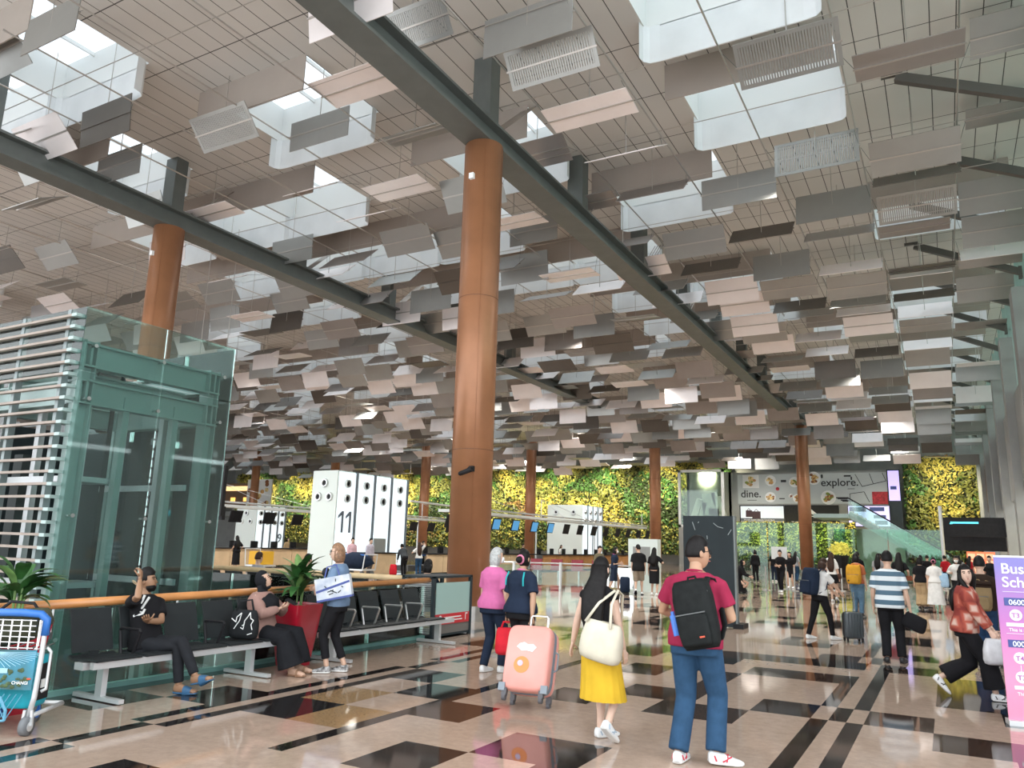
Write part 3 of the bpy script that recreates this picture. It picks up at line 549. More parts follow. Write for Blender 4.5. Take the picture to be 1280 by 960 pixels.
m.tube([(.16,-.05,.69),(.17,-.02,.72),(.18,-.02,.93)],.007,5); lo('wire_basket',m,CHROME)
ad=mat('advert print',(.05,.30,.45),.3,c2=(.03,.06,.03),nscale=4); m=MB(); m.box((-.46,-.03,.36),(.17,-.015,.68)); panel=lo('picture_panel',m,ad)
m=MB(); r=random.Random(3)
for k in range(26): a=math.pi*(k/25); m.tube([(-.2,-.034,.66),(-.2+.40*math.cos(a),-.034,.66-.13*math.sin(a))],.0022,3)
m.box((-.46,-.036,.49),(-.05,-.032,.53)); lo('picture_lines',m,mat('pale blue print',(.35,.62,.75),.3),p=panel)
m=MB()
for k in range(40): x=r.uniform(-.44,.14); z=r.uniform(.38,.52); m.ball((x,-.033,z),(r.uniform(.01,.03),.002,r.uniform(.008,.02)),7,4)
lo('picture_foliage',m,mat('foliage print',(.05,.09,.03),.4,noise=.5,nscale=20),p=panel)
text('CHANGI',None,WHITE,(0,0,0),(1,0,0),(0,0,1),.036,depth=.001)
c=COL.objects[-1]; c.parent=panel; c.matrix_local=M4.Translation((.0,-.036,.405))@M4.Rotation(math.pi/2,4,'X')
m=MB(); m.ball((.14,-.034,.45),(.02,.002,.008),8,4); lo('red_mark',m,mat('print red',(.7,.08,.03),.4),p=panel)
m=MB()
for k in range(11):
    for s in (-1,1): m.tube([(-.5+.05*k,-.06,.12),(-.5+.05*k+s*.12,-.06,.33)],.004,4)
m.tube([(-.5,-.06,.34),(-.2,-.06,.345),(-.06,-.06,.30),(.0,-.06,.20),(.0,-.06,.12)],.013,7); m.tube([(-.5,-.06,.12),(.0,-.06,.12)],.01,6); lo('front_grille',m,mat('blue wire',(.12,.35,.5),.4))
for x,y in ((.17,-.02),(-.49,-.02),(-.06,.46),(-.40,.46)):
    m=MB(); m.loft([((x-.028,y,.075),(0,.075,0),(0,0,.075)),((x+.028,y,.075),(0,.075,0),(0,0,.075))],18); wh=lo('wheel',m,RUBBER,True)
    m=MB(); m.disc((x-.033,y,.075),(0,.04,0),(0,0,.04)); m.disc((x+.029,y,.075),(0,.04,0),(0,0,.04)); m.bar((x-.04,y,.08),(x-.03,y,.20),.02); m.bar((x+.04,y,.08),(x+.03,y,.20),.02); lo('wheel_fork',m,BLUE if x<0 else SILVER,p=wh)
s=thing('suitcase','turquoise suitcase standing on the luggage trolley','suitcase',TB+e2*.3); s.rotation_euler=tro.rotation_euler
m=MB().rbox(.66,.28,.42,.05,.18); m.v=[p+V((-.22,-.06,0)) for p in m.v]; obj('shell',m,TEALC,s,local=True,smooth=True)
m=MB(); m.box((.10,-.14,.24),(.118,.02,.54)); obj('side_pocket',m,BLACK,s,local=True); obj('luggage_tag',MB().box((.115,-.11,.34),(.127,-.02,.41)),WHITE,s,local=True)
s=thing('duffel_bag','olive green soft bag lying in the trolley basket','bag',TB+e2*.12+V((0,0,.72))); s.rotation_euler=tro.rotation_euler
m=MB(); m.loft([((x,0,.10+.04*math.sin(x*9)),(0,.13*q,0),(0,0,.14*q)) for x,q in ((-.46,.4),(-.42,.9),(-.2,1.1),(.02,1),(.12,.8),(.17,.3))],14); m.v=[p+V((0,0,.05)) for p in m.v]; obj('bag_body',m,mat('olive fabric',(.05,.055,.03),.8,noise=.3,nscale=9),s,local=True,smooth=True)
m=MB(); m.tube([(-.3,0,.26),(-.2,0,.34),(.0,0,.33),(.08,0,.24)],.014,6); obj('handle',m,BLACK,s,local=True)
# ================================================================ BUS BANNER
bp=V((.42,9.9,0))
ban=thing('bus_schedule_banner','tall purple to pink bus schedule banner at the right edge','banner',bp)
bx=V((.985,.17,0)).normalized(); by=V((0,0,1)); bn=bx.cross(by)
T=M4(((bx.x,-bn.x,0,bp.x),(bx.y,-bn.y,0,bp.y),(0,0,1,0),(0,0,0,1)))
g=mat('banner gradient print',(.5,.3,.6),.45); nt=g.node_tree; tc=nt.nodes.new('ShaderNodeTexCoord'); sp=nt.nodes.new('ShaderNodeSeparateXYZ'); mr=nt.nodes.new('ShaderNodeMapRange'); mr.inputs[2].default_value=1.70; rr=nt.nodes.new('ShaderNodeValToRGB')
for pos,c in ((0,(.82,.28,.42)),(.26,(.80,.30,.50)),(.6,(.50,.18,.48)),(.95,(.22,.20,.52))):
    el=rr.color_ramp.elements.new(pos); el.color=(*c,1)
rr.color_ramp.elements.remove(rr.color_ramp.elements[0]); rr.color_ramp.elements.remove(rr.color_ramp.elements[-1])
nt.links.new(tc.outputs['Object'],sp.inputs[0]); nt.links.new(sp.outputs[2],mr.inputs[0]); nt.links.new(mr.outputs[0],rr.inputs[0]); nt.links.new(rr.outputs[0],nt.nodes['Principled BSDF'].inputs['Base Color'])
sheet_=obj('printed_sheet',MB().box((0,-.012,.03),(.85,.0,1.69)).xf(T),g,ban)
obj('base_cassette',MB().box((-.01,-.07,0),(.86,.10,.05)).xf(T),SILVER,ban)
obj('support_pole',MB().tube([T@V((.42,.03,.03)),T@V((.42,.03,1.68))],.012,6),SILVER,ban)
obj('top_rail',MB().box((-.005,-.018,1.68),(.855,.01,1.70)).xf(T),SILVER,ban)
NAVY=mat('banner navy',(.05,.08,.28),.4); PINKL=mat('banner pink',(.85,.35,.5),.4)
def bt(s,x,z,size,m=WHITE): text(s,sheet_,m,T@V((x,-.0135,z)),bx,by,size)
bt('Bus t',.055,1.515,.15); bt('Sche',.055,1.375,.15)
def bb(lo_,hi_,m): obj('printed_band',MB().box((lo_[0],-.017,lo_[1]),(hi_[0],-.0122,hi_[1])).xf(T),m,sheet_)
bb((.055,1.325),(.80,1.329),WHITE); bb((.06,1.185),(.80,1.265),NAVY); bb((.06,.765),(.80,.84),NAVY); bb((.055,.90),(.80,.904),WHITE)
bt('0600H –',.10,1.195,.075); bt('0000H –',.10,.775,.075)
for z,s in ((1.09,'T3'),(.66,'T4'),(.47,'T3')):
    m=MB(); m.disc((.155,-.013,z),(.058,0,0),(0,0,.058),20); obj('printed_circle',m.xf(T),WHITE,sheet_); text(s,sheet_,mat('banner purple',(.45,.15,.45),.4),T@V((.115,-.0195,z-.026)),bx,by,.068)
bb((.06,.975),(.25,1.01),WHITE); bb((.08,.35),(.28,.385),WHITE); bb((.153,.53),(.158,.59),WHITE); bb((.23,1.088),(.34,1.092),WHITE); bt('This is a d',.08,.925,.046); bt('This is',.10,.29,.046)
# ================================================================ DARK BOARD
bd=thing('display_board','tall dark slate board with scuff marks standing on the floor','board',(-4.75,17.75,0))
b=MB().box((-5.30,17.70,.02),(-4.16,17.80,2.42)); pb=obj('board_panel',b,DARK,bd)
obj('side_edge',MB().box((-4.16,17.70,.02),(-4.12,17.86,2.42)),mat('board edge grey',(.22,.25,.25),.5),bd)
m=MB(); m.box((-5.32,17.6,0),(-5.25,18.1,.05)); m.box((-4.2,17.6,0),(-3.98,18.1,.10)); obj('foot',m,BLACK,bd)
m=MB()
for a,c_ in (((-5.08,2.28),(-5.02,2.10)),((-4.60,2.26),(-4.50,2.18)),((-4.50,2.18),(-4.38,2.15)),((-4.20,2.12),(-4.28,2.0)),((-4.75,1.98),(-4.745,1.90)),((-4.95,2.26),(-4.93,2.29))): m.bar((a[0],17.698,a[1]),(c_[0],17.698,c_[1]),.008,.012)
obj('scuff_mark',m,mat('chalk grey',(.4,.45,.45),.6),pb)
# ================================================================ CHECK-IN
LIT=mat('backlit white panel',(.84,.95,1.0),.3,emit=.62)
def tower(label,cx,y0,y1,w,h,num,npan,nsize,lit=True,jets=True):
    t=thing('check_in_tower',label,'tower',(cx-w/2,(y0+y1)/2,0))
    obj('body',MB().box((cx-w,y0+.06,0),(cx-.05,y1,h)),OFFW,t)
    obj('end_panel',MB().box((cx-w,y0,0),(cx-.04,y0+.06,h-.02)),OFFW,t)
    L=(y1-y0)/npan
    for k in range(npan):
        a=y0+.10+k*L; p=obj('light_panel',MB().box((cx-.05,a,.05),(cx,a+L-.20,h-.05)),LIT,t)
        obj('divider',MB().box((cx-.05,a+L-.20,0),(cx+.012,a+L,h)),mat('blue grey strip',(.25,.30,.36),.35,.3),t)
        if k==0 and num:
            for d_ in range(2):
                q0=a+.06+.56*d_; nm=MB(); nm.box((cx,q0+.27,1.98),(cx+.02,q0+.41,3.02)); nm.add([(cx+.02,q0+.28,3.02),(cx+.02,q0+.02,2.80),(cx+.02,q0+.02,2.66),(cx+.02,q0+.28,2.84),(cx,q0+.28,3.02),(cx,q0+.02,2.80),(cx,q0+.02,2.66),(cx,q0+.28,2.84)],[(0,1,2,3),(7,6,5,4),(0,4,5,1),(1,5,6,2),(2,6,7,3)])
                obj('numeral',nm,mat('numeral grey',(.16,.19,.24),.4),p)
        for z in ((h-.62,h-1.35) if jets else ()):
            yy=a+(L-.2)/2
            m=MB(); m.loft([((cx,yy,z),(0,.22,0),(0,0,.22)),((cx+.10,yy,z),(0,.19,0),(0,0,.19)),((cx+.10,yy,z),(0,.14,0),(0,0,.14)),((cx+.02,yy,z),(0,.10,0),(0,0,.10))],20); jt=obj('air_jet',m,STEEL,t,smooth=False)
            obj('jet_throat',MB().loft([((cx+.04,yy,z),(0,.11,0),(0,0,.11)),((cx+.07,yy,z),(0,.10,0),(0,0,.10))],14),BLACK,jt)
    for dx,z in (((.5,h-.62),(.28,h-1.30),(.72,h-1.30)) if w<2.5 else ((.25,h-.65),(.75,h-.65))):
        xx=cx-w*(1-dx); yy=y0
        m=MB(); m.loft([((xx,yy,z),(.22,0,0),(0,0,.22)),((xx,yy-.1,z),(.19,0,0),(0,0,.19)),((xx,yy-.1,z),(.14,0,0),(0,0,.14)),((xx,yy-.02,z),(.1,0,0),(0,0,.1))],20); jt=obj('air_jet',m,STEEL,t); obj('jet_throat',MB().loft([((xx,yy-.04,z),(.11,0,0),(0,0,.11)),((xx,yy-.07,z),(.1,0,0),(0,0,.1))],14),BLACK,jt)
    return t
tower('tall backlit check-in tower with numeral 11 and round air jets',-26.0,29.1,34.8,1.65,5.0,'11',4,1.05)
tower('distant small check-in tower with numeral 9',-50.0,46.4,49.6,2.4,4.2,None,4,.8)
text('9',None,mat('numeral grey',(.16,.19,.24),.4),(-49.98,48.85,1.25),(0,1,0),(0,0,1),1.0,depth=.01); c=COL.objects[-1]; tw9=[o for o in COL.objects if o.get('label','').endswith('numeral 9')][0]; c.location=V(c.location)-V(tw9.location); c.parent=tw9
tower('pale check-in tower with striped lit side behind the canopy screens',-28.3,64.0,68.6,3.5,5.25,None,4,.8)
def canopy(label,x,y0,y1,z,blue):
    t=thing('check_in_canopy',label,'canopy',(x,y0,0))
    obj('fascia',MB().box((x-.9,y0,z),(x+.1,y1,z+.16)),WHITE,t); obj('rail',MB().tube([(x+.12,y0-4,z+.35),(x+.12,y0,z+.30),(x+.12,y1,z+.25)],.05,8),SILVER,t)
    y=y0+1; k=0
    while y<y1:
        m=MB(); m.box((x-.42,y-.03,0),(x-.34,y+.03,z+.0)); m.box((x-.05,y-.02,z+.1),(x-.01,y+.02,z+1.3))
        if k%2==0: obj('support_post',m,SILVER,t)
        for d in (-1.2,1.2):
            s=obj('hanging_screen',MB().box((x+.05,y+d-.45,z-.85),(x+.11,y+d+.45,z-.15),M4.Rotation(math.radians(14),3,'Y')),BLACK,t)
            if k in blue: obj('screen_image',MB().box((x+.112,y+d-.40,z-.80),(x+.118,y+d+.40,z-.2),M4.Rotation(math.radians(14),3,'Y'),(x+.08,y+d,z-.5)),screen('blue display',(.06,.22,.42),.9),s)
        y+=5; k+=1
    for k in range(6): obj('tension_wire',MB().tube([(x-.03,y0+1+10*(k//2),z+1.35),(x-.03,y0+5+10*(k//2)+(k%2)*5,z+.2)],.012,4),SILVER,t)
canopy('white check-in canopy with hanging screens behind the tall column',-23.8,36.0,68,3.3,(1,2))
canopy('white check-in canopy with dark screens beside the distant tower 9',-36.5,30.0,60,3.3,())
def counter(label,x,y0,y1,n,m,seg='desk_panel'):
    t=thing('check_in_counter',label,'counter',(x,(y0+y1)/2,0)); L=(y1-y0)/n
    for k in range(n):
        obj(seg,MB().box((x-.08,y0+k*L+.02,.08),(x,y0+(k+1)*L-.02,1.0)),m,t)
        d=MB(); d.box((x-.75,y0+k*L+.5,1.06),(x-.69,y0+k*L+1.0,1.42)); d.box((x-.73,y0+k*L+.7,1.05),(x-.6,y0+k*L+.8,1.15)); obj('desk_monitor',d,BLACK,t)
    obj('counter_top',MB().box((x-1.0,y0,1.0),(x+.08,y1,1.06)),BLACK,t); obj('plinth',MB().box((x-.7,y0,0),(x-.05,y1,.08)),DARK,t)
    obj('baggage_belt',MB().box((x-2.0,y0,.1),(x-1.2,y1,.40)),RUBBER,t)
counter('pale maple check-in counter left of tower 11, seen past the lift',-33.5,26.5,40,9,WOODF)
counter('maple check-in counter behind the girl in white, right of tower 11',-23.6,33.6,44,7,WOODF)
counter('orange oak check-in counter beyond the tall column',-22.6,45,62,9,WOODO)
t=thing('check_in_counter','pale wooden desk in front of tower 11 behind the two men','counter',(-25.2,32,0)); obj('desk_panel',MB().box((-25.4,29.6,0),(-25.3,33.2,1.0)),WOODF,t); obj('counter_top',MB().box((-25.9,29.5,1.0),(-25.2,33.3,1.05)),BLACK,t)
m=MB(); m.box((-25.6,31.6,1.05),(-25.5,32.5,1.75)); obj('desk_screen',m,CONC,t)
# red seats
for k in range(4):
    x=-18.7+1.0*k; y=36.4+.35*k
    t=thing('waiting_seat','dark red seat in the row before the check-in counters','seat',(x,y,0),group='dark red seats before the check-in counters')
    obj('backrest',MB().box((x-.32,y,.42),(x+.32,y+.06,.95),M4.Rotation(-.12,3,'X')),REDSEAT,t); obj('seat',MB().box((x-.32,y-.02,.38),(x+.32,y+.48,.43)),REDSEAT,t); obj('leg',MB().box((x-.03,y+.2,0),(x+.03,y+.27,.40)),SILVER,t)
# barrier
t=thing('queue_barrier','silver post and glass barrier in front of the check-in seats','barrier',(-13.2,28.5,0))
pts=[(-16.6,26.6),(-15.0,27.3),(-13.4,28.2),(-11.8,29.0),(-10.4,28.4)]
for (x,y) in pts: obj('post',MB().tube([(x,y,0),(x,y,1.0)],.06,10),SILVER,t); 
for (a,b),(c_,d) in zip(pts,pts[1:]): obj('rail',MB().tube([(a,b,.96),(c_,d,.96)],.03,6),SILVER,t); obj('glass_panel',MB().bar((a,b,.5),(c_,d,.5),.015,.75),GLC,t)
for k in range(14):
    x=-9.2+.55*k; y=31.5+1.0*(k%3)+k*.75
    tag(obj('stanchion',MB().loft([((x,y,0),(.17,0,0),(0,.17,0)),((x,y,.03),(.16,0,0),(0,.16,0)),((x,y,.04),(.03,0,0),(0,.03,0)),((x,y,.98),(.03,0,0),(0,.03,0)),((x,y,1.0),(.04,0,0),(0,.04,0))],10),STEEL,loc=(x,y,0)),'silver queue stanchion on the shiny floor before the garden glass','stanchion','silver stanchions around the queue behind the dark board')
k=thing('kiosk','pale grey self-service kiosk behind the man in black tee','kiosk',(-10.6,29.3,0)); obj('cabinet',MB().box((-11.1,29.6,0),(-9.9,30.0,2.0)),OFFW,k); obj('kiosk_screen',MB().box((-10.9,29.58,1.1),(-10.2,29.6,1.7)),CONC,k)
tag(obj('litter_bin',MB().loft([((-10.3,60.8,0),(.22,0,0),(0,.22,0)),((-10.3,60.8,1.0),(.22,0,0),(0,.22,0)),((-10.3,60.8,1.05),(.16,0,0),(0,.16,0))],14),STEEL,loc=(-10.3,60.8,0)),'steel cylinder bin at the foot of the column before the signs','bin')
# ================================================================ GREEN WALL
GW=[mat('green wall '+n_,c,.55,noise=.35,nscale=1.2) for n_,c in (('olive',(.16,.17,.035)),('yellow',(.42,.36,.07)),('green',(.055,.14,.03)),('dark',(.03,.06,.015)),('bronze',(.24,.14,.05)),('maroon',(.09,.035,.03)))]
def noise2(x,z,s): 
    def g(i,j): return random.Random(i*73856093^j*19349663^s*83492791).random()
    i=math.floor(x); j=math.floor(z); fx=x-i; fz=z-j; fx=fx*fx*(3-2*fx); fz=fz*fz*(3-2*fz)
    return (g(i,j)*(1-fx)+g(i+1,j)*fx)*(1-fz)+(g(i,j+1)*(1-fx)+g(i+1,j+1)*fx)*fz
def leafwall(name,label,x0,x1,y,z0,z1,dens,seed,size=.30,bias=0.0):
    r=random.Random(seed); m=MB(); N=int((x1-x0)*(z1-z0)*dens)
    for q in range(N):
        x=r.uniform(x0,x1); z=r.uniform(z0,z1); h0=(z-z0)/(z1-z0); a=noise2(x/4.2,z/2.8,seed)+.30*(noise2(x/1.3,z/1.1,seed+3)-.5)+.16*(h0-.45)+bias; b=noise2(x/4.5+9,z/3+4,seed+1); h=(z-z0)/(z1-z0)  # leaves turn yellower upward, the lamp wash put into colour
        if a<.30: k=3 if b<.5 else 2
        elif a<.46: k=2 if b<.45 else 0
        elif a<.62: k=0 if b<.7 else 4
        else: k=1 if b<.72 else (4 if b<.86 else 5)
        if h<.30 and r.random()<.6: k=3 if r.random()<.5 else 0  # darker leaves near the foot, its weaker light put into colour
        if r.random()<.15: k=r.choice((0,0,2,3,1))
        s=size*r.uniform(.5,1.2); out=r.uniform(.05,.55)+.35*noise2(x/1.3,z/1.3,seed+7); t=r.uniform(0,6.28); tl=r.uniform(.2,1.1)
        u=V((math.cos(t),0,math.sin(t))); w=V((-math.sin(t)*math.cos(tl),-math.sin(tl),math.cos(t)*math.cos(tl))); c=V((x,y-out,z)); m.cur=k
        m.add([c-u*s*.5,c-w*s*.22,c+u*s*.5,c+w*s*.22],[(0,1,2,3)])
    root=obj('green_wall',MB().box((x0,y-.02,z0),(x1,y+.05,z1)),mat('planting felt',(.025,.03,.012),.9),loc=((x0+x1)/2,y,z0),label=label,cat='green wall')
    obj('foliage',m,GW,root,kind='stuff')
leafwall('green_wall','long vertical garden of green and yellow plants behind the check-in rows',-94,-19.5,83.2,1.0,10.9,52,2,.42)
leafwall('green_wall','vertical garden with purple patch right of the signs and escalator',-3.2,3.1,83.2,1.0,10.9,52,5,.42)
leafwall('green_wall','low yellow-green planted bank below the dine sign',-18.6,-6.6,71.5,.0,4.2,60,8,.26,.20)
for k,(x0,x1) in enumerate(((-16.4,-13.2),(-13.1,-9.9),(-9.8,-7.1))):
    obj('glass_screen',MB().box((x0,68.0,0),(x1,68.03,4.0)),GLG,label='green glass screen before the planted bank under the dine sign',cat='glass screen',group='glass screens before the planted bank',loc=(x0,68,0))
for k,(x0,x1) in enumerate(((-7.0,-3.6),(-3.5,-.3))):
    obj('glass_screen',MB().box((x0,60.0,0),(x1,60.03,3.35)),GLG,label='green glass screen in front of the escalators',cat='glass screen',group='glass screens before the escalators',loc=(x0,60,0))
obj('planter_ledge',MB().box((-18.6,69.5,0),(-7,70.6,.7)),mat('dark brown plinth',(.06,.03,.02),.5),loc=(-13,70,0),label='dark brown plinth at the foot of the planted bank',cat='plinth')
m=MB(); r=random.Random(8)
for q in range(520):
    a=r.uniform(0,6.28); b=r.uniform(-.4,1.4); d=r.uniform(.3,.85); c=V((-6.6+d*math.cos(a)*math.cos(b),59.2+.5*d*math.sin(a)*math.cos(b),1.75+d*math.sin(b)*.8)); s=r.uniform(.05,.11); u=V((math.cos(q),.2,math.sin(q))); w=V((-math.sin(q),.4,math.cos(q))); m.add([c-u*s,c-w*s*.4,c+u*s,c+w*s*.4],[(0,1,2,3)])
t=thing('potted_plant','bright yellow-lit shrub in a dark pot at the gap between glass screens','plant',(-6.6,59.2,0)); obj('foliage',m,mat('bright yellow leaf',(.62,.58,.12),.5),t,kind='stuff'); obj('pot',MB().loft([((-6.6,59.2,0),(.4,0,0),(0,.4,0)),((-6.6,59.2,1.5),(.6,0,0),(0,.5,0))],14),BLACK,t)  # all leaves share one even bright yellow
spot((-6.2,56.5,4.2),(-6.6,59.2,2.0),500,(1,.9,.5),30)
# ================================================================ SIGNS
def rect(px0,py0,px1,py1,Y): a=AY(px0,py0,Y); b=AY(px1,py1,Y); return a.x,b.x,b.z,a.z
Y=78.0
SB=thing('billboard','long grey billboard reading dine and explore with dishes of food','billboard',(-11,Y,5.8))
x0,x1,z0,z1=-17.75,-4.3,6.15,9.0
pan=obj('printed_panel',MB().box((x0,Y-.01,z0),(x1,Y+.02,z1)),mat('billboard pale grey',(.42,.45,.44),.5,emit=.12),SB)
INK=mat('ink black',(.015,.015,.015),.5); bw=x1-x0; bh=z1-z0
def bp_(u,v,d=.0): return V((x0+bw*u,Y-.012-d,z1-bh*v))
text('dine.',pan,INK,bp_(.02,.78),(1,0,0),(0,0,1),1.02,depth=.01); text('explore.',pan,INK,bp_(.575,.42),(1,0,0),(0,0,1),.98,depth=.01)
PLATE=mat('plate white',(.8,.8,.78),.3); FOOD=[mat('food '+n_,c,.6,noise=.4,nscale=5) for n_,c in (('tan',(.55,.30,.10)),('brown',(.25,.09,.03)),('red',(.45,.03,.04)),('green',(.25,.30,.06)),('cream',(.75,.55,.25)))]
def dish(u,v,r,sq=False,cs=(0,4,3)):
    c=bp_(u,v); m=MB()
    if sq: m.box((c.x-r*1.15,c.y-.02,c.z-r*.95),(c.x+r*1.15,c.y,c.z+r*.95))
    else: m.disc(c,(r,0,0),(0,0,r),22,.02)
    d=obj('printed_dish',m,PLATE if cs[0]!=2 else FOOD[2],pan); rr_=random.Random(int(u*1000))
    m=MB()
    for q in range(14):
        a=rr_.random()*6.28; t_=r*.62*math.sqrt(rr_.random()); m.cur=rr_.randrange(len(cs)); m.ball((c.x+t_*math.cos(a),c.y-.024,c.z+t_*math.sin(a)),(r*.26,.01,r*.20),8,4)
    obj('printed_food',m,[FOOD[k] for k in cs],d)
for a in ((.095,.24,.68,True,(3,4,0)),(.235,.22,.52,False,(0,4,0)),(.23,.78,.5,False,(0,1,4)),(.40,.28,.5,False,(3,4,1)),(.53,.16,.62,False,(0,1,4)),(.62,.80,.66,False,(1,0,3)),(.415,.82,.42,False,(0,0,1)),(.95,.82,.60,True,(2,2,2)),(.282,.50,.17,False,(2,2,2)),(.372,.74,.2,False,(1,1,1))): dish(*a)
m=MB()
for u,v,w,h in ((.325,.24,.5,.22),(.75,.10,.6,.14),(.70,.82,.6,.12),(.31,.83,.5,.10),(.585,.10,.18,.34),(.775,.18,.12,.30),(.10,.88,.9,.05),(.77,.52,.6,.05)): c=bp_(u,v); m.box((c.x-w/2,c.y-.01,c.z-h/2),(c.x+w/2,c.y,c.z+h/2))
for a,b in (((.80,.05),(.84,.45)),((.84,.45),(.99,.28)),((.99,.28),(.97,.02)),((.89,.03),(.91,.36)),((.76,.68),(.76,1.0)),((.76,.68),(.85,.62)),((.85,.62),(.88,.95))): m.bar(bp_(*a),bp_(*b),.05,.05)
obj('printed_mark',m,INK,pan)
t=thing('digital_screen','screen showing dark bags on white, below dine','screen',(-14.8,Y-.2,4)); x=(-17.5,-13.45)
obj('bezel',MB().box((x[0]-.1,Y-.2,3.75),(x[1]+.05,Y,6.0)),BLACK,t); d=obj('display',MB().box((x[0],Y-.22,3.85),(x[1],Y-.2,5.9)),screen('bag advert',(.60,.66,.70),.5),t)
m=MB(); m.box((x[0]+.5,Y-.24,4.85),(x[0]+1.1,Y-.225,5.5)); m.box((x[0]+1.1,Y-.24,4.7),(x[0]+1.9,Y-.225,5.4)); m.tube([(x[0]+.65,Y-.24,5.5),(x[0]+.8,Y-.24,5.7),(x[0]+.95,Y-.24,5.5)],.03,5); m.tube([(x[0]+1.3,Y-.24,5.4),(x[0]+1.5,Y-.24,5.6),(x[0]+1.7,Y-.24,5.4)],.03,5); obj('pictured_bag',m,mat('bag print',(.05,.02,.03),.5),d)
obj('pictured_box',MB().box((x[0]+.55,Y-.24,3.9),(x[0]+1.1,Y-.225,4.4)),FOOD[2],d); obj('caption_band',MB().box((x[0],Y-.235,4.45),(x[1],Y-.225,4.75)),mat('caption grey',(.10,.12,.15),.5),d)
text('World’s largest Lifestyle Travel Store',d,WHITE,(x[0]+.3,Y-.24,4.53),(1,0,0),(0,0,1),.19)
t=thing('shop_sign','black shop sign with white sail emblem behind the slim column','sign',(-11,Y-.2,4)); b=obj('sign_face',MB().box((-13.35,Y-.2,3.75),(-8.55,Y,6.0)),BLACK,t)
m=MB(); m.add([(-11.2,Y-.22,5.3),(-10.5,Y-.22,4.98),(-10.3,Y-.22,5.05),(-11.1,Y-.22,5.75)],[(0,1,2,3)]); m.add([(-11.3,Y-.22,4.92),(-10.2,Y-.22,4.95),(-10.6,Y-.22,5.0),(-11.2,Y-.22,5.0)],[(0,1,2,3)]); obj('sail_emblem',m,WHITE,b)
text('THE',b,WHITE,(-12.75,Y-.22,4.25),(1,0,0),(0,0,1),.30); text('TRAVELLER',b,WHITE,(-10.85,Y-.22,4.25),(1,0,0),(0,0,1),.30)
obj('bulkhead',MB().box((-18.4,Y,0.0),(-3.3,Y+.6,9.2)),CONC,label='grey bulkhead wall carrying the dine and explore signs',cat='bulkhead',loc=(-11,Y,3.2),kind='structure')
t=thing('digital_screen','tall narrow violet screen right of the explore sign','screen',(-3.8,Y-.3,6)); d=obj('display',MB().box((-4.25,Y-.32,6.4),(-3.35,Y-.3,9.1)),screen('violet display',(.50,.42,.85),.9),t); obj('bezel',MB().box((-4.35,Y-.3,3.6),(-3.25,Y,9.2)),DARK,t); obj('caption',MB().box((-4.1,Y-.33,7.4),(-3.6,Y-.322,7.7)),NAVY,d)
t=thing('digital_screen','violet and white advert screen above the escalators','screen',(-6.2,Y-.6,4.4)); d=obj('display',MB().box((-7.7,Y-.62,4.1),(-4.3,Y-.6,5.9)),screen('violet advert',(.55,.50,.85),.85),t); obj('bezel',MB().box((-7.75,Y-.6,4.05),(-4.25,Y,5.95)),BLACK,t)
m=MB()
for a in ((-7.6,5.4,1.4,.4),(-5.9,5.45,1.2,.35),(-7.4,4.4,.9,.5),(-5.6,4.8,1.0,.3),(-5.5,4.25,1.0,.35)): m.box((a[0],Y-.64,a[1]),(a[0]+a[2],Y-.622,a[1]+a[3]))
obj('printed_block',m,NAVY,d)
# glass display case with white sculpture
t=thing('display_case','large white-framed glass case with pale block sculpture above the dark board','case',(-20,Y-1,3.7))
x=(-22.9,-18.4); m=MB()
for a in (x[0],x[1]-.25): m.box((a,Y-3,3.7),(a+.25,Y-2.8,9.3)); m.box((a,Y,3.7),(a+.25,Y+.2,9.3))
m.box((x[0],Y-3,9.05),(x[1],Y-2.8,9.3)); m.box((x[0],Y-3,3.7),(x[1],Y-2.8,3.95)); obj('frame',m,WHITE,t)
obj('back_panel',MB().box((x[0],Y+.0,3.7),(x[1],Y+.1,9.3)),mat('case olive grey',(.30,.31,.26),.5),t); obj('glass_front',MB().box((x[0]+.2,Y-2.92,3.9),(x[1]-.2,Y-2.9,9.1)),GLC,t)
m=MB(); rr_=random.Random(2)
for a in ((-21.9,4,.6,2.6,.35),(-21.2,4,.5,2.2,.25),(-20.9,5,1.3,2.1,-.05),(-20.3,4,1.0,1.6,.1),(-19.6,4,.45,3.2,-.30),(-19.2,4.6,.3,2.2,-.25),(-20.0,4,.8,1.2,-.1)): m.box((a[0],Y-1.6,a[1]),(a[0]+a[2],Y-.9,a[1]+a[3]),M4.Rotation(a[4],3,'Y'))
obj('block_sculpture',m,mat('sculpture ivory',(.80,.78,.66),.5),t)
spot((-20.6,Y-1.6,8.9),(-20.6,Y-1.7,4),160,(1,.97,.85),120,.4); obj('pedestal',MB().box((-22.9,Y-3,0),(-18.4,Y+.2,3.7)),CONC,t)  # spot added inside the case to brighten sculpture and back panel
# escalators
for q,(yy,nm) in enumerate(((63.0,'escalator with glass sides behind the green screens, front one'),(66.0,'escalator with glass sides behind the green screens, rear one'))):
    t=thing('escalator',nm,'escalator',(-3,yy,0)); a=V((.6,yy,.2)); b=V((-6.2,yy,4.5))
    m=MB(); m.bar(a,b,1.0,.45); obj('truss',m,TEAL,t)
    for s in (-.55,.55):
        m=MB(); d=V((0,s,0)); m.add([a+d,b+d,b+d+V((0,0,1.15)),a+d+V((0,0,1.15))],[(0,1,2,3)]); obj('glass_side',m,GLC,t)
        obj('handrail',MB().tube([a+d+V((.5,0,.6)),a+d+V((.2,0,1.15)),b+d+V((0,0,1.2)),b+d+V((-.8,0,1.2))],.05,6),BLACK,t)
    m=MB()
    for k in range(24): c=a+(b-a)*(k/24); m.box((c.x-.28,yy-.48,c.z+.18),(c.x,yy+.48,c.z+.40))
    obj('step',m,SILVER,t)
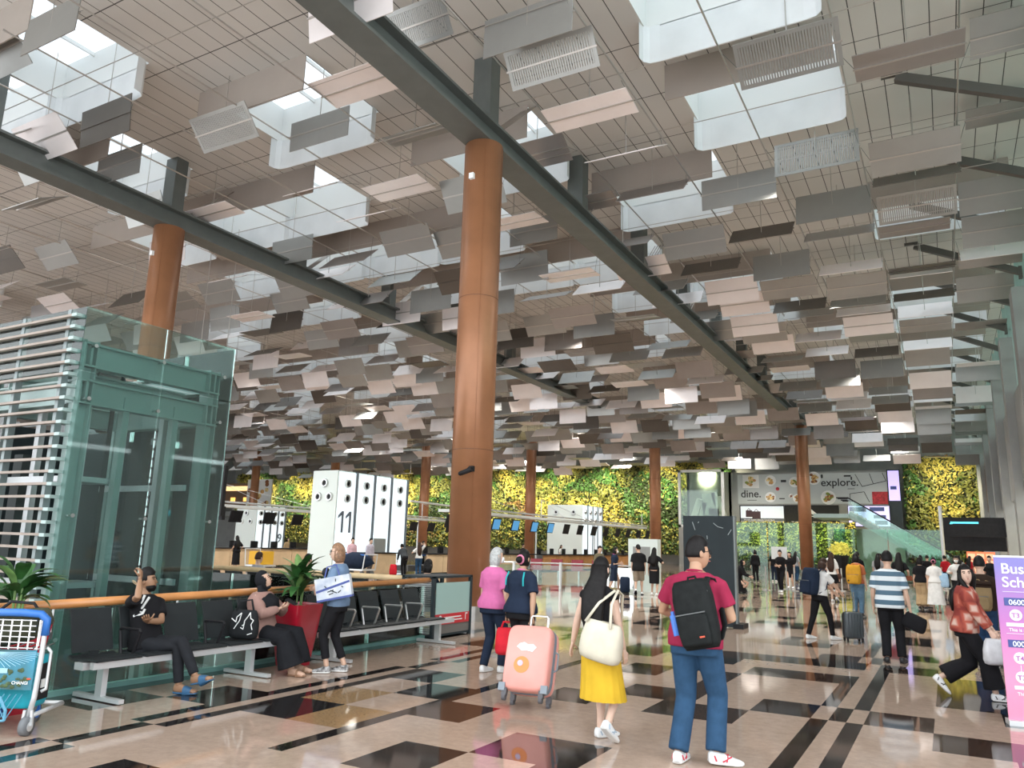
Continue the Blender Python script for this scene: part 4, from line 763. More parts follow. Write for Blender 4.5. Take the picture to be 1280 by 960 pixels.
obj('walkway_slab',MB().box((-19,66,4.35),(-6.2,68.5,4.6)) if False else MB().box((-8.6,62.0,4.2),(-6.2,67.0,4.5)),TEAL,loc=(-7,64,4.2),label='landing at the top of the escalators',cat='landing',kind='structure')
# right end: dark portal, red-lit shop, wayfinding
t=thing('shop_unit','dark shop front with red and orange lit screens at the right','shop',(1.4,52,0)); obj('portal',MB().box((-.3,52.6,2.0),(3.1,53,3.9)),BLACK,t); obj('side_wall',MB().box((-.3,53,0),(-.2,56,3.9)),BLACK,t)
d=obj('lit_screen',MB().box((.95,52.58,.75),(2.35,52.6,1.95)),screen('red orange display',(.80,.16,.07),1.0),t)
m=MB(); rr_=random.Random(4)
for i in range(3):
    for j in range(3): m.box((1.0+.45*i,52.55,.82+.37*j),(1.36+.45*i,52.575,1.10+.37*j))
obj('menu_picture',m,screen('menu orange',(.85,.42,.25),.9),d)
w=obj('wayfinding_sign',MB().box((.1,50.0,2.75),(2.86,50.15,3.7)),BLACK,label='black overhead wayfinding sign near the grey pillars',cat='sign',loc=(1.3,50,2.8))
m=MB(); m.box((.3,49.98,3.45),(1.6,50.0,3.55)); m.add([(.2,49.985,3.42),(.28,49.985,3.58),(.36,49.985,3.42)],[(0,1,2)]); obj('sign_symbol',m,screen('cyan legend',(.1,.6,.8),1),w)
obj('signal_post',MB().tube([(-.2,48,0),(-.2,48,4.3)],.09,10),SILVER,loc=(-.2,48,0),label='pale slim post beside the black wayfinding sign',cat='post')
t=thing('wall_poster','brown framed picture high on the right wall','poster',(XR,72,6)); obj('frame',MB().box((XR-.06,66,4.9),(XR-.01,77.5,8.8)),WHITE,t); obj('picture',MB().box((XR-.09,66.4,5.2),(XR-.06,77.1,8.6)),mat('sepia picture',(.30,.17,.08),.5,c2=(.08,.045,.02),nscale=.6),t)
for k,y in enumerate((36,44,52)):
    m=MB().box((XR+1.5,y+1,.4),(XR+1.58,y+6,3.6)); obj('shop_window',m,screen('warm shop light',(.9,.72,.35),.8),label='warm lit shop window between the grey pillars',cat='window',group='lit shop windows behind the right pillars',loc=(XR+1.5,y,.4))
# far left shops
t=thing('shop_unit','shop with warm orange lit strip at far left beyond the lift','shop',(-80,74,0)); obj('fascia',MB().box((-92,73,5.6),(-79.5,74,8.6)),mat('shop brown',(.20,.12,.07),.6),t); obj('light_strip',MB().box((-92,72.95,7.6),(-79.6,73,8.2)),screen('warm strip',(.95,.62,.28),1.2),t)
m=MB()
for k in range(5): m.box((-91+2.4*k,72.9,6.2),(-90.2+2.4*k,72.98,6.7))
obj('small_lamp',m,screen('amber lamp',(1,.5,.12),1.4),t); obj('balcony',MB().box((-93,72,4.2),(-79.5,74,4.8)),CONC,t); obj('lower_wall',MB().box((-93,73.5,0),(-79.5,74,4.2)),CONC,t)
PX0=AY(309,620,72.5).x; PX1=AY(339,620,72.5).x
t=thing('poster_panel','tall white poster with food pictures near the distant slim column','poster',(-70,76,3)); pp=obj('poster_sheet',MB().box((PX0,72.4,0),(PX1,72.6,9.0)),PLATE,t)
m=MB(); rr_=random.Random(9)
for k in range(26): m.cur=rr_.randrange(3); m.ball((rr_.uniform(PX0+.4,PX1-.4),72.38,rr_.uniform(4,8.7)),(.35,.02,.28),8,5)
obj('pictured_food',m,[FOOD[0],FOOD[4],FOOD[1]],pp)
t=thing('information_board','black flight information board with amber text beside the lift','board',(-24,20,2)); ib=obj('board_face',MB().box((-24.9,20,2.4),(-23.45,20.15,4.25)),BLACK,t)
m=MB()
for k in range(2):
    for j in range(4): m.box((-24.6+.26*j,19.98,3.95-.14*k),(-24.42+.26*j,19.995,4.02-.14*k))
obj('amber_text',m,screen('amber legend',(1,.5,.12),1.3),ib); obj('hanger',MB().tube([(-24.15,20.08,4.25),(-24.15,20.08,ZC)],.015,5),CABLE,t)
t=thing('overhead_sign','dark sign with cyan lettering seen through the lift glass','sign',(-26,20,2)); os_=obj('sign_face',MB().box((-28.6,20.2,2.25),(-23.6,20.35,2.75)),BLACK,t)
m=MB()
for k in range(9): m.box((-27.8+.19*k,20.185,2.40),(-27.66+.19*k,20.2,2.40+.13+.07*(k%3==0)))
obj('sign_letters',m,screen('cyan legend',(.1,.6,.8),1),os_); text('Court',os_,screen('cyan legend',(.1,.6,.8),1),(-24.62,20.18,2.38),(1,0,0),(0,0,1),.30)
obj('hanger',MB().tube([(-25.95,20.28,2.75),(-25.95,20.28,ZC)],.015,5),CABLE,t)
# ================================================================ PEOPLE
def fab(n,c,no=.10,sc=9,c2=None,rough=.85): return mat(n,c,rough,noise=no,nscale=sc,c2=c2,bump=.25,bscale=22,spec=.12)
SKIN={k:mat('skin '+k,c,.5,noise=.05,nscale=8) for k,c in (('light',(.62,.40,.29)),('tan',(.46,.27,.17)),('pale',(.70,.48,.37)),('brown',(.34,.19,.11)))}
HAIR={'black':mat('black hair',(.009,.008,.008),.5,noise=.3,nscale=30,spec=.2),'brown':mat('brown hair',(.040,.020,.013),.5,noise=.3,nscale=30,spec=.2),'grey':mat('grey hair',(.42,.43,.42),.5,noise=.3,nscale=40),'blond':mat('light brown hair',(.24,.13,.07),.5,noise=.35,nscale=40)}
EYEM=mat('eye dark',(.02,.012,.01),.2); LIP=mat('lip',(.42,.13,.11),.5); SOLE=mat('shoe sole',(.75,.75,.73),.5)
PEND=[]
def ik(a,c,l1,l2,hint):
    d=c-a; L=min(d.length,(l1+l2)*.998); L=max(L,abs(l1-l2)+.02); u=d.normalized(); x=(l1*l1-l2*l2+L*L)/(2*L); h=math.sqrt(max(l1*l1-x*x,0))
    p=V(hint)-u*V(hint).dot(u); p=p.normalized() if p.length>1e-5 else V((0,0,1)); return a+u*x+p*h, a+u*L
def headpt(d):
    z=d.z; j=max(0,-z); x=.077*d.x*(1-.30*j**1.4); y=.098*d.y*(1 if d.y<0 else .90)+.014*j; return V((x,y,.122*z))
def soft(name,mb,mats,parent,voxel,iters=3):
    o=obj(name,mb,mats,parent,local=True); md=o.modifiers.new('r','REMESH'); md.mode='VOXEL'; md.voxel_size=voxel; md.use_smooth_shade=True
    sm=o.modifiers.new('s','SMOOTH'); sm.factor=.5; sm.iterations=iters; PEND.append((o,None)); return o
def hand(mb,wr,d,n,side,curl=.5,s=1.0,spread=.06):
    """palm, four unequal bent fingers and a thumb; d = pointing direction, n = palm normal, side = +1 right / -1 left"""
    d=V(d).normalized(); n=(V(n)-d*V(n).dot(d)).normalized(); x=d.cross(n)*side
    mb.loft([(wr+d*t*s,x*w*s,n*th*s) for t,w,th in ((-.03,.024,.02),(.0,.028,.018),(.03,.038,.016),(.07,.041,.013),(.088,.038,.010))],10,.8)
    for k,(o,l) in enumerate(((.030,.068),(.010,.078),(-.011,.072),(-.030,.056))):
        p=wr+d*.078*s+x*o*s; a=curl*.5; pts=[p-d*.015*s]; q=p
        dd=(d+x*o*spread/.03).normalized()
        for i,f in enumerate((.46,.32,.22)):
            q=q+(dd*math.cos(a)+n*math.sin(a))*l*f*s; pts.append(q); a+=curl*.9
        mb.tube(pts,[.0095*s,.0088*s,.008*s,.006*s],7)
    p=wr+d*.02*s+x*.030*s; mb.tube([p,p+(d*.5+x*.75+n*.3)*.04*s,p+(d*.85+x*.85+n*.5)*.066*s],[.012*s,.010*s,.007*s],7)
def footM(f,s):
    x,y,z,yaw,pit=f; T=M4.Translation((x*s,y*s,z*s))@M4.Rotation(math.radians(yaw),4,'Z')
    if pit: T=T@M4.Translation((0,.12*s,0))@M4.Rotation(-math.radians(pit),4,'X')@M4.Translation((0,-.12*s,0))
    return T
FOOTSEC=((-.078,.022,.016,.078),(-.066,.031,.004,.095),(-.02,.035,0,.098),(.03,.039,0,.085),(.08,.044,0,.066),(.13,.046,0,.052),(.17,.038,.004,.042),(.192,.020,.012,.032))
def footloft(mb,T,s,g=1.0,top=None,zoff=0):
    secs=[]
    for y,w,zb,zt in FOOTSEC:
        zt2=min(zt,top) if top else zt; c=T@V((0,y*s*(1.02 if g>1 else .97),((zb+zt2)/2+zoff)*s)); ax=(T.to_3x3()@V((1,0,0)))*w*s*g; az=(T.to_3x3()@V((0,0,1)))*(zt2-zb)/2*s; secs.append((c,ax,az))
    mb.loft(secs,14,.75)
def person(label,loc,rz,h,sp):
    s=h/1.70; sp=dict(sp); g=sp.get
    far=math.hypot(loc[0],loc[1])>20; vox=(.020 if far else .0125)
    pel=V(g('pel',(0,0,.93)))*s; bw=g('bw',1.0); fat=g('fat',1.0); lw=g('lw',1.0)
    T=M4.Translation(pel)@M4.Rotation(math.radians(g('tw',0)),4,'Z')@M4.Rotation(-math.radians(g('lean',2)),4,'X')@M4.Rotation(math.radians(g('side',0)),4,'Y')
    B3=T.to_3x3(); bx_,by_,bz_=B3@V((1,0,0)),B3@V((0,1,0)),B3@V((0,0,1))
    tp=lambda x,y,z: T@V((x*s,y*s,z*s))
    female=g('f',False); wst=.118 if female else .142; hip=.168 if female else .160; sh=.158 if female else .185; bust=.012 if female else 0
    prof=[(-.12,.10,.09,0),(-.05,hip*.97,.115,-.01),(.02,hip,.118,-.01),(.10,(hip+wst)/2,.108,0),(.17,wst,.098,.005),(.25,wst+.012,.102,.005),(.34,.150 if not female else .138,.112+bust,.008),(.42,sh*.92,.102+bust*.6,0),(.465,sh*.80,.085,-.006),(.50,.095,.066,-.008),(.525,.060,.058,-.004)]
    def tors(mb,lo_,hi_,gx,e=.85,n=20,hem=1.0):
        secs=[]; zs=[p for p in prof if lo_<=p[0]<=hi_]
        def at(z):
            for a,b in zip(prof,prof[1:]):
                if a[0]<=z<=b[0]: t=(z-a[0])/(b[0]-a[0]); return tuple(a[i]+(b[i]-a[i])*t for i in range(4))
            return (z,)+(prof[0] if z<prof[0][0] else prof[-1])[1:]
        lst=[at(lo_)]+[p for p in zs if lo_+.01<p[0]<hi_-.01]+[at(hi_)]
        for z,rx,ry,yo in lst:
            k=1.0 if z>.2 else 1+(hem-1)*min(1,(.2-z)/.25)
            if z<-.06: rx=max(rx,hip*.98); ry=max(ry,.112)
            secs.append((tp(0,yo,z),bx_*(rx*bw*fat+gx)*s*k,by_*(ry*fat+gx)*s*k))
        mb.loft(secs,n,e)
    body=MB(); secs=[(tp(0,yo,z),bx_*rx*bw*fat*s,by_*ry*fat*s) for z,rx,ry,yo in prof]; body.loft(secs,18,.9)
    hy=M4.Rotation(math.radians(g('tw',0)+g('hyaw',0)),4,'Z')@M4.Rotation(math.radians(g('hpit',0)),4,'X')@M4.Rotation(math.radians(g('hroll',0)),4,'Y')
    H3=hy.to_3x3(); nb=tp(0,.0,.52); hc=tp(0,.012,.60)+H3@V((0,.022*s,.062*s)); HT=M4.Translation(hc)@H3.to_4x4()
    body.tube([tp(0,-.004,.49),tp(0,.004,.56),hc+H3@V((0,-.02*s,-.04*s))],[.058*s*(.88 if female else 1),.052*s*(.88 if female else 1),.052*s],12)
    # limbs
    ankle=[]; knee=[]; hips=[]; FT=[]
    feet=g('feet',[(-.10,-.05,0,4,0),(.10,.05,0,-4,0)])
    for i,f in enumerate(feet):
        Tm=footM(f,s); FT.append(Tm); a=Tm@V((0,-.025*s,.085*s)); hj=tp((-.088,.088)[i]*bw,0,-.04); kh=g('knees',((0,1,0),(0,1,0)))[i]
        k,a2=ik(hj,a,.425*s,.415*s,kh); hips.append(hj); knee.append(k); ankle.append(a2)
        c=k+(a2-k)*.30; body.tube([hj,hj+(k-hj)*.4,k,c,k+(a2-k)*.72,a2],[.085*s*lw,.078*s*lw,.055*s,.054*s*lw,.038*s,.036*s],12)
    elbow=[]; wrist=[]; shd=[]
    hands=g('hands',[(-.24,.06,.74),(.24,.06,.74)])
    RT=M4.Rotation(math.radians(g('tw',0)),3,'Z')
    for i,hd in enumerate(hands):
        hd=RT@V(hd)
        sj=tp((-sh,sh)[i]*.93*bw,-.005,.435); e,w=ik(sj,V(hd)*s,.285*s,.25*s,RT@V(g('elb',((-.4,-1,-.2),(.4,-1,-.2)))[i])); shd.append(sj); elbow.append(e); wrist.append(w)
        aw=g('aw',1.0)
        body.tube([sj+(bx_*(.03,-.03)[i]*s),sj+(e-sj)*.12,sj+(e-sj)*.55,e,e+(w-e)*.3,w],[.056*s*aw,.055*s*aw,.046*s*aw,.038*s*aw,.039*s*aw,.026*s],12)
    extra=MB(); skinfoot=g('shoes','none')
    extra.ball(hc,1,24,18,lambda d:H3@(headpt(d)*s))
    ff=lambda x,y,z: HT@V((x*s,y*s,z*s)); fx,fy,fz=(H3@V(v)*s for v in ((1,0,0),(0,1,0),(0,0,1)))
    extra.loft([(ff(0,.080,.022),fx*.009,fz*.004),(ff(0,.096,-.006),fx*.012,fz*.006),(ff(0,.108,-.026),fx*.016,fz*.010),(ff(0,.090,-.036),fx*.012,fz*.006)],10)
    for sx in ((-1,1) if g('hair')!='hijab' else ()): extra.loft([(ff(sx*.070,-.004,-.002),fy*.016,fz*.028),(ff(sx*.082,-.012,.0),fy*.019,fz*.032),(ff(sx*.088,-.016,.0),fy*.014,fz*.026)],10)
    curls=g('curl',(.55,.55)); hdir=g('hdir',(None,None)); hnor=g('hnor',(None,None))
    for i in (0,1):
        d=V(hdir[i]) if hdir[i] else (wrist[i]-elbow[i]); n=V(hnor[i]) if hnor[i] else V(((1,.15,0),(-1,.15,0))[i]); hand(extra,wrist[i]+d.normalized()*.02*s,d,n,(-1,1)[i],curls[i],s*.98*(.92 if female else 1))
    if g('shoetype')in('slide','sandal','bare'):
        for Tm in FT: footloft(extra,Tm,s,.90,None,.012)
        for Tm in FT:
            for q in range(5): extra.ball(Tm@V(((-.032+.015*q)*s,(.178-.008*abs(q-1.5))*s,.022*s)),.011*s,7,5)
    body_o=obj('person',body,SKIN[g('skin','light')],loc=loc,local=True,label=label,cat='person'); body_o.rotation_euler=(0,0,rz)
    md=body_o.modifiers.new('r','REMESH'); md.mode='VOXEL'; md.voxel_size=vox; md.use_smooth_shade=True
    sm=body_o.modifiers.new('s','SMOOTH'); sm.factor=.5; sm.iterations=3; PEND.append((body_o,extra))
    P=body_o
    # face
    if g('face',True) and not (far and g('face')is None):
        for sx in (-1,1): m=MB(); m.ball(ff(sx*.031,.083,.014),(.014*s,.009*s,.006*s),9,6); obj('eye',m,EYEM,P,local=True)
        m=MB()
        for sx in (-1,1): m.tube([ff(sx*.016,.090,.030),ff(sx*.034,.087,.036),ff(sx*.050,.072,.030)],.0045*s,5)
        obj('eyebrow',m,HAIR['black'],P,local=True)
        m=MB(); m.ball(ff(0,.0855,-.060),(.022*s,.008*s,.006*s),10,6); obj('mouth',m,LIP,P,local=True)
        if g('beard'): m=MB(); m.loft([(ff(0,.03,-.055),fx*.070,fy*.060),(ff(0,.034,-.09),fx*.058,fy*.056),(ff(0,.034,-.122),fx*.034,fy*.034)],16); obj('beard',m,HAIR['black'],P,local=True,smooth=True)
        if g('glasses'):
            m=MB()
            for sx in (-1,1):
                pts=[ff(sx*.031+.020*math.cos(a*.5236),.094,.012+.017*math.sin(a*.5236)) for a in range(13)]; m.tube(pts,.0022*s,4); m.tube([ff(sx*.05,.09,.018),ff(sx*.082,.0,.018)],.0022*s,4)
            m.tube([ff(-.011,.097,.014),ff(.011,.097,.014)],.0022*s,4); obj('glasses',m,BLACK,P,local=True)
        if g('mask'): m=MB(); m.loft([(ff(0,.066,-.005),fx*.060,fy*.036),(ff(0,.068,-.04),fx*.062,fy*.046),(ff(0,.060,-.085),fx*.045,fy*.042)],14); obj('face_mask',m,WHITE,P,local=True,smooth=True)
    # hair
    st=g('hair','short'); hm=HAIR.get(g('hcol','black'),HAIR['black'])
    if st!='hijab':
        def hf(d):
            r=g('hvol',1.12 if g('f') else 1.16); front=(d.y>.25 and d.z<.52) ; neck=(d.z<(-.22 if st=='short' else -.75) ); ear=(abs(d.x)>.5 and -.05<d.y<.6 and d.z<.12)
            if st in('bob','long','bun') : ear = ear and d.y>.25
            if front or neck or ear: r=.90
            p=headpt(d)*s*r; 
            if d.z>.1 and r>1: p.z*=1.04
            if st=='short' and r>1 and d.z>.45: p.z*=1.05; p.x*=1.02
            return H3@p
        m=MB(); m.ball(hc,1,30,22,hf); ho=obj('hair',m,hm,P,local=True,smooth=True)
        if st=='bob': m=MB(); m.loft([(ff(0,-.030,.04),fx*.088,fy*.078),(ff(0,-.034,-.05),fx*.098,fy*.078),(ff(0,-.034,-.11),fx*.092,fy*.068),(ff(0,-.036,-.135),fx*.07,fy*.05)],20); obj('hair_length',m,hm,ho,local=True,smooth=True)
        if st=='bun': m=MB(); m.ball(ff(0,-.125,-.005),.048*s,12,9); obj('hair_bun',m,hm,ho,local=True,smooth=True); m=MB(); m.tube([ff(.055*math.cos(a*.6283),-.098,.0+.055*math.sin(a*.6283)) for a in range(11)],.014*s,6); obj('scrunchie',m,fab('pink scrunchie',(.75,.25,.38)),ho,local=True)
        if st=='long':
            ln=g('hlen',.42); m=MB(); a=ff(0,-.035,.06); b=ff(0,-.055,-.06); c=tp(0,-.125*fat,.44); d=tp(0,-.14*fat,.50-ln*.6); e=tp(.01,-.135*fat,.52-ln)
            m.loft([(a,fx*.082,fy*.078),(b,fx*.096,fy*.072),(c,bx_*.128*s,by_*.055*s),(d,bx_*.122*s,by_*.045*s),(e,bx_*.060*s,by_*.020*s)],18); obj('hair_length',m,hm,ho,local=True,smooth=True)
            if g('hfront'):
                m=MB()
                for sx in (-1,1): m.tube([ff(sx*.062,.035,.06),ff(sx*.085,.03,-.05),tp(sx*.09,.07,.44),tp(sx*.10,.105,.33)],[.026*s,.030*s,.034*s,.014*s],8)
                obj('hair_lock',m,hm,ho,local=True,smooth=True)
    else:
        hj=g('hmat'); m=MB()
        def hf(d):
            if d.y>.12 and abs(d.x)<.88 and -.80<d.z<.62: return H3@(headpt(d)*s*.90)
            return H3@(headpt(d)*s*1.17)
        m.ball(hc,1,30,22,hf); m.loft([(ff(0,-.055,-.04),fx*.086,fy*.055),(ff(0,-.070,-.10),fx*.076,fy*.045),(tp(0,.0,.50),bx_*.12*s,by_*.10*s),(tp(0,.012,.42),bx_*.19*s*fat,by_*.16*s*fat),(tp(0,.035,.30),bx_*.165*s*fat,by_*.155*s*fat),(tp(0,.04,.20),bx_*.10*s*fat,by_*.135*s*fat)],20)
        obj('hijab',m,hj,P,local=True,smooth=True)
    # clothes
    tpz=g('top')
    if tpz:
        m=MB(); gx=tpz.get('loose',.018); hem=tpz.get('hem',-.06); tors(m,hem,.515,gx,hem=tpz.get('flare',1.05))
        L=tpz.get('sleeve',.55)
        for i in (0,1):
            sj,e,w=shd[i],elbow[i],wrist[i]; pts=[sj+bx_*(.045,-.045)[i]*s,sj+(e-sj)*.10]; rr=[.066*s,.070*s]; aw=g('aw',1.0)
            if L<=.5: pts+=[sj+(e-sj)*L*2*.98]; rr+=[(.058+gx*.6)*s*aw]
            else:
                pts+=[sj+(e-sj)*.55,e]; rr+=[(.050+gx*.6)*s*aw,(.046+gx*.6)*s*aw]; q=(L-.5)*2*.97; pts+=[e+(w-e)*q*.5,e+(w-e)*q]; rr+=[(.042+gx*.5)*s*aw,(.032+gx*.5)*s]
            if L>.05: m.tube(pts,rr,14)
        o=soft('shirt',m,tpz['mat'],P,vox)
        if tpz.get('collar'): m=MB(); m.tube([tp(.066*math.cos(a*.5236),-.006+.060*math.sin(a*.5236),.515-.012*math.sin(a*.5236)) for a in range(13)],.013*s,7); obj('collar',m,tpz['collar'],o,local=True,smooth=True)
    bt_=g('bottom')
    if bt_:
        kd=bt_['kind']; bm_=bt_['mat']
        if kd in('pants','shorts'):
            m=MB(); tors(m,-.13,bt_.get('waist',.08),.010,hem=1.0); rs=bt_.get('r',(.098,.090,.070,.066,.062)); Lg=bt_.get('len',1.0)
            for i in (0,1):
                hj,k,a=hips[i],knee[i],ankle[i]
                if Lg<=.5: q=Lg*2; m.tube([hj+bz_*.03*s,hj+(k-hj)*.4*q,hj+(k-hj)*q],[rs[0]*s,rs[1]*s,rs[2]*s],14)
                else:
                    q=(Lg-.5)*2*.985; m.tube([hj+bz_*.03*s,hj+(k-hj)*.45,k,k+(a-k)*.5*q,k+(a-k)*q],[r_*s for r_ in rs],14)
            soft('trousers' if kd=='pants' else 'shorts',m,bm_,P,vox)
        else:
            z0=bt_.get('waist',.14); z1=bt_['hem']*s; m=MB(); r1=bt_.get('r',.24); n=48 if not far else 24; np_=bt_.get('pleats',14); am=bt_.get('amp',.05); cen=(ankle[0]+ankle[1])/2; secs=[]
            top=tp(0,.005,z0); zt=top.z; vs=[]; NS=9
            for q in range(NS):
                t=q/(NS-1); z=zt+(z1-zt)*t; c=top.lerp(V((cen.x,cen.y,z1)),t*.8); c.z=z; hipf=math.sin(min(1,t*2.6)*math.pi/2)
                rx=(wst+.02)*fat*bw*(1-hipf)+(hip+.03)*fat*bw*hipf; rx=rx*(1-t*t)+r1*t*t; ry=(.105*fat)*(1-hipf)+.135*fat*hipf; ry=ry*(1-t*t)+r1*bt_.get('dep',.75)*t*t
                for k in range(n): a=2*math.pi*k/n; w_=1+am*t*math.cos(np_*a+1.3*math.sin(a*2)); p=c+bx_*0; vs.append(V((c.x,c.y,z))+(M4.Rotation(math.radians(g('tw',0)),3,'Z')@V((rx*s*w_*math.cos(a),ry*s*w_*math.sin(a),0))))
            fs=[(i*n+k,i*n+(k+1)%n,(i+1)*n+(k+1)%n,(i+1)*n+k) for i in range(NS-1) for k in range(n)]; fs.append(tuple(range(n-1,-1,-1))); m.add(vs,fs)
            obj(bt_.get('name','skirt'),m,bm_,P,local=True,smooth=True)
    sh_=g('shoe')
    ty=g('shoetype','shoe')
    for Tm in FT:
        if ty=='shoe':
            m=MB(); footloft(m,Tm,s,1.12); so=obj('shoe',m,sh_,P,local=True,smooth=True); m=MB(); footloft(m,Tm,s,1.18,.026); obj('sole',m,g('sole',SOLE),so,local=True)
            if g('accent'):
                m=MB()
                for sx in (-1,1):
                    for a,b in ((.02,.09),(.05,.06),(-.03,-.045)): m.tube([Tm@V((sx*.048*s,a*s,.03*s)),Tm@V((sx*.036*s,b*s,.068*s))],.006*s,5)
                m.tube([Tm@V((-.03*s,.06*s,.072*s)),Tm@V((.03*s,.06*s,.072*s))],.006*s,5); obj('shoe_stripe',m,g('accent'),so,local=True)
        elif ty in('slide','sandal'):
            m=MB(); footloft(m,Tm,s,1.15,.022); so=obj('slide' if ty=='slide' else 'sandal',m,sh_,P,local=True)
            m=MB(); yy=(.045,.135) if ty=='slide' else (.07,.10)
            secs=[]
            for y,hh in ((yy[0],.082),(sum(yy)/2,.072),(yy[1],.058)): secs.append((Tm@V((0,y*s,.030*s)),(Tm.to_3x3()@V((1,0,0)))*.051*s,(Tm.to_3x3()@V((0,0,1)))*(hh-.022)*s))
            m.loft(secs,16,.8,caps=False); obj('strap',m,sh_,so,local=True,smooth=True)
    W=M4.Translation(V(loc))@M4.Rotation(rz,4,'Z')
    return dict(o=P,W=W,T=T,s=s,tp=lambda x,y,z:W@tp(x,y,z),wr=[W@w for w in wrist],el=[W@e for e in elbow],sh=[W@q for q in shd],hc=W@hc,L=lambda x,y,z:W@V((x*s,y*s,z*s)),rz=rz,knee=[W@k for k in knee])
# ---- carried things
def backpack(label,c,rz,w,h,d,m,tilt=0,roll=0,pocket=None,cat='backpack',shoulders=None,flap=None,dot=None):
    t=thing('backpack',label,cat,c,rz); t.rotation_euler=(math.radians(tilt),math.radians(roll),rz)
    b=MB().rbox(w,d,h,.14,-h/2,24,.62); o=obj('pack_body',b,m,t,local=True,smooth=True)
    p=MB().rbox(w*.78,d*.45,h*.46,.08,-h*.46,24,.62); p.v=[q+V((0,-d*.48,0)) for q in p.v]; obj('front_pocket',p,pocket or m,t,local=True,smooth=True)
    z=MB(); z.tube([(-w*.38,-d*.66,h*.0),(w*.38,-d*.66,h*.0)],.006,5); z.tube([(-w*.46,-d*.2,-h*.1),(-w*.45,-d*.25,h*.3),(0,-d*.25,h*.47),(w*.45,-d*.25,h*.3),(w*.46,-d*.2,-h*.1)],.006,5); obj('zipper',z,mat('zip grey',(.12,.13,.13),.4,.3),o,local=True)
    if flap: f=MB().rbox(w*1.02,d*1.06,h*.22,.05,h*.30,24,.5); obj('top_flap',f,flap,t,local=True,smooth=True)
    if dot: q=MB(); q.disc((-w*.3,-d*.72,-h*.32),(.022,0,0),(0,0,.022),12,.01); obj('badge',q,dot,t,local=True)
    for sx in (-1,1):
        q=MB(); q.tube([(sx*w*.30,d*.42,h*.40),(sx*w*.36,d*.55,h*.52),(sx*w*.40,d*.95,h*.50),(sx*w*.40,d*1.25,h*.25),(sx*w*.42,d*1.1,-h*.2),(sx*w*.40,d*.45,-h*.40)],.028,8,.35); obj('shoulder_strap',q,m,t,local=True,smooth=True)
    q=MB(); q.tube([(-.04,d*.3,h*.5),(-.03,d*.3,h*.56),(.03,d*.3,h*.56),(.04,d*.3,h*.5)],.01,6); obj('grab_loop',q,m,t,local=True)
    return t
def bag(label,top,rz,w,h,d,m,name='tote_bag',straps=None,cat='bag',sag=.12,mark=None,tilt=0,roll=0,smat=None):
    """soft bag hanging below point top (mouth at z=0)"""
    t=thing(name,label,cat,top,rz); t.rotation_euler=(math.radians(tilt),math.radians(roll),rz)
    b=MB(); secs=[]
    for z,q,e in ((0,.78,.4),(-.12*h,.90,.6),(-.45*h,1.0,.95),(-.8*h,1.02,1.0),(-.95*h,.93,.85),(-h,.72,.5)): secs.append(((0,0,z),(w/2*q,0,0),(0,d/2*e,0)))
    b.loft(secs,22,.7); o=obj('bag_body',b,m,t,local=True,smooth=True)
    for k,pts in enumerate(straps or []):
        q=MB(); q.tube(pts,.014,7,.45); obj('strap',q,smat or m,t,local=True,smooth=True)
    if mark: mk=MB(); mark(mk); obj('printed_mark',mk,WHITE,o,local=True)
    return t
BT=fab('black cloth',(.014,.014,.016)); DEN=fab('blue denim',(.030,.075,.145),.12,14); NVY=fab('navy cloth',(.018,.028,.052)); WT=fab('white cloth',(.74,.74,.72)); SHW=mat('white trainer',(.78,.80,.80),.5); BSH=mat('black shoe',(.02,.02,.022),.45)
# 1 man in maroon
MAR=fab('maroon jersey',(.30,.025,.065),.08)
p=person('man in maroon tee and jeans walking away with black backpack',(-1.88,6.58,0),-.10,1.75,dict(bw=1.12,fat=1.10,lw=1.08,aw=1.1,feet=[(-.115,-.10,0,8,0),(.155,.02,0,-52,4)],hands=[(-.16,.26,1.05),(.10,.24,1.06)],elb=((-1,-.6,-.3),(1,-.75,-.3)),hyaw=-42,hpit=2,skin='tan',hair='short',glasses=True,lean=3,
 top=dict(mat=MAR,sleeve=.34,hem=-.07,loose=.020,collar=MAR),bottom=dict(kind='pants',mat=DEN,r=(.108,.100,.082,.080,.080)),shoe=SHW,accent=mat('shoe red',(.55,.03,.06),.5)))
backpack('black backpack slung on the right shoulder of the man in maroon',p['tp'](.10,-.245,.19),-.10,.33,.53,.19,fab('black nylon',(.012,.014,.014),.2,14,rough=.6),tilt=-4,roll=-13,dot=None)
b_=[o for o in COL.objects if o.get('label','').startswith('black backpack slung')][0]
q=MB(); q.tube([(-.185,-.02,-.14),(-.19,-.02,.02)],.028,9); q.tube([(-.19,-.02,.02),(-.19,-.02,.05)],.016,8); obj('water_bottle',q,mat('bottle blue',(.05,.18,.6),.3),b_,local=True)
q=MB(); q.box((.06,-.165,-.19),(.10,-.160,-.178)); obj('red_mark',q,mat('print red',(.7,.08,.03),.4),b_,local=True)
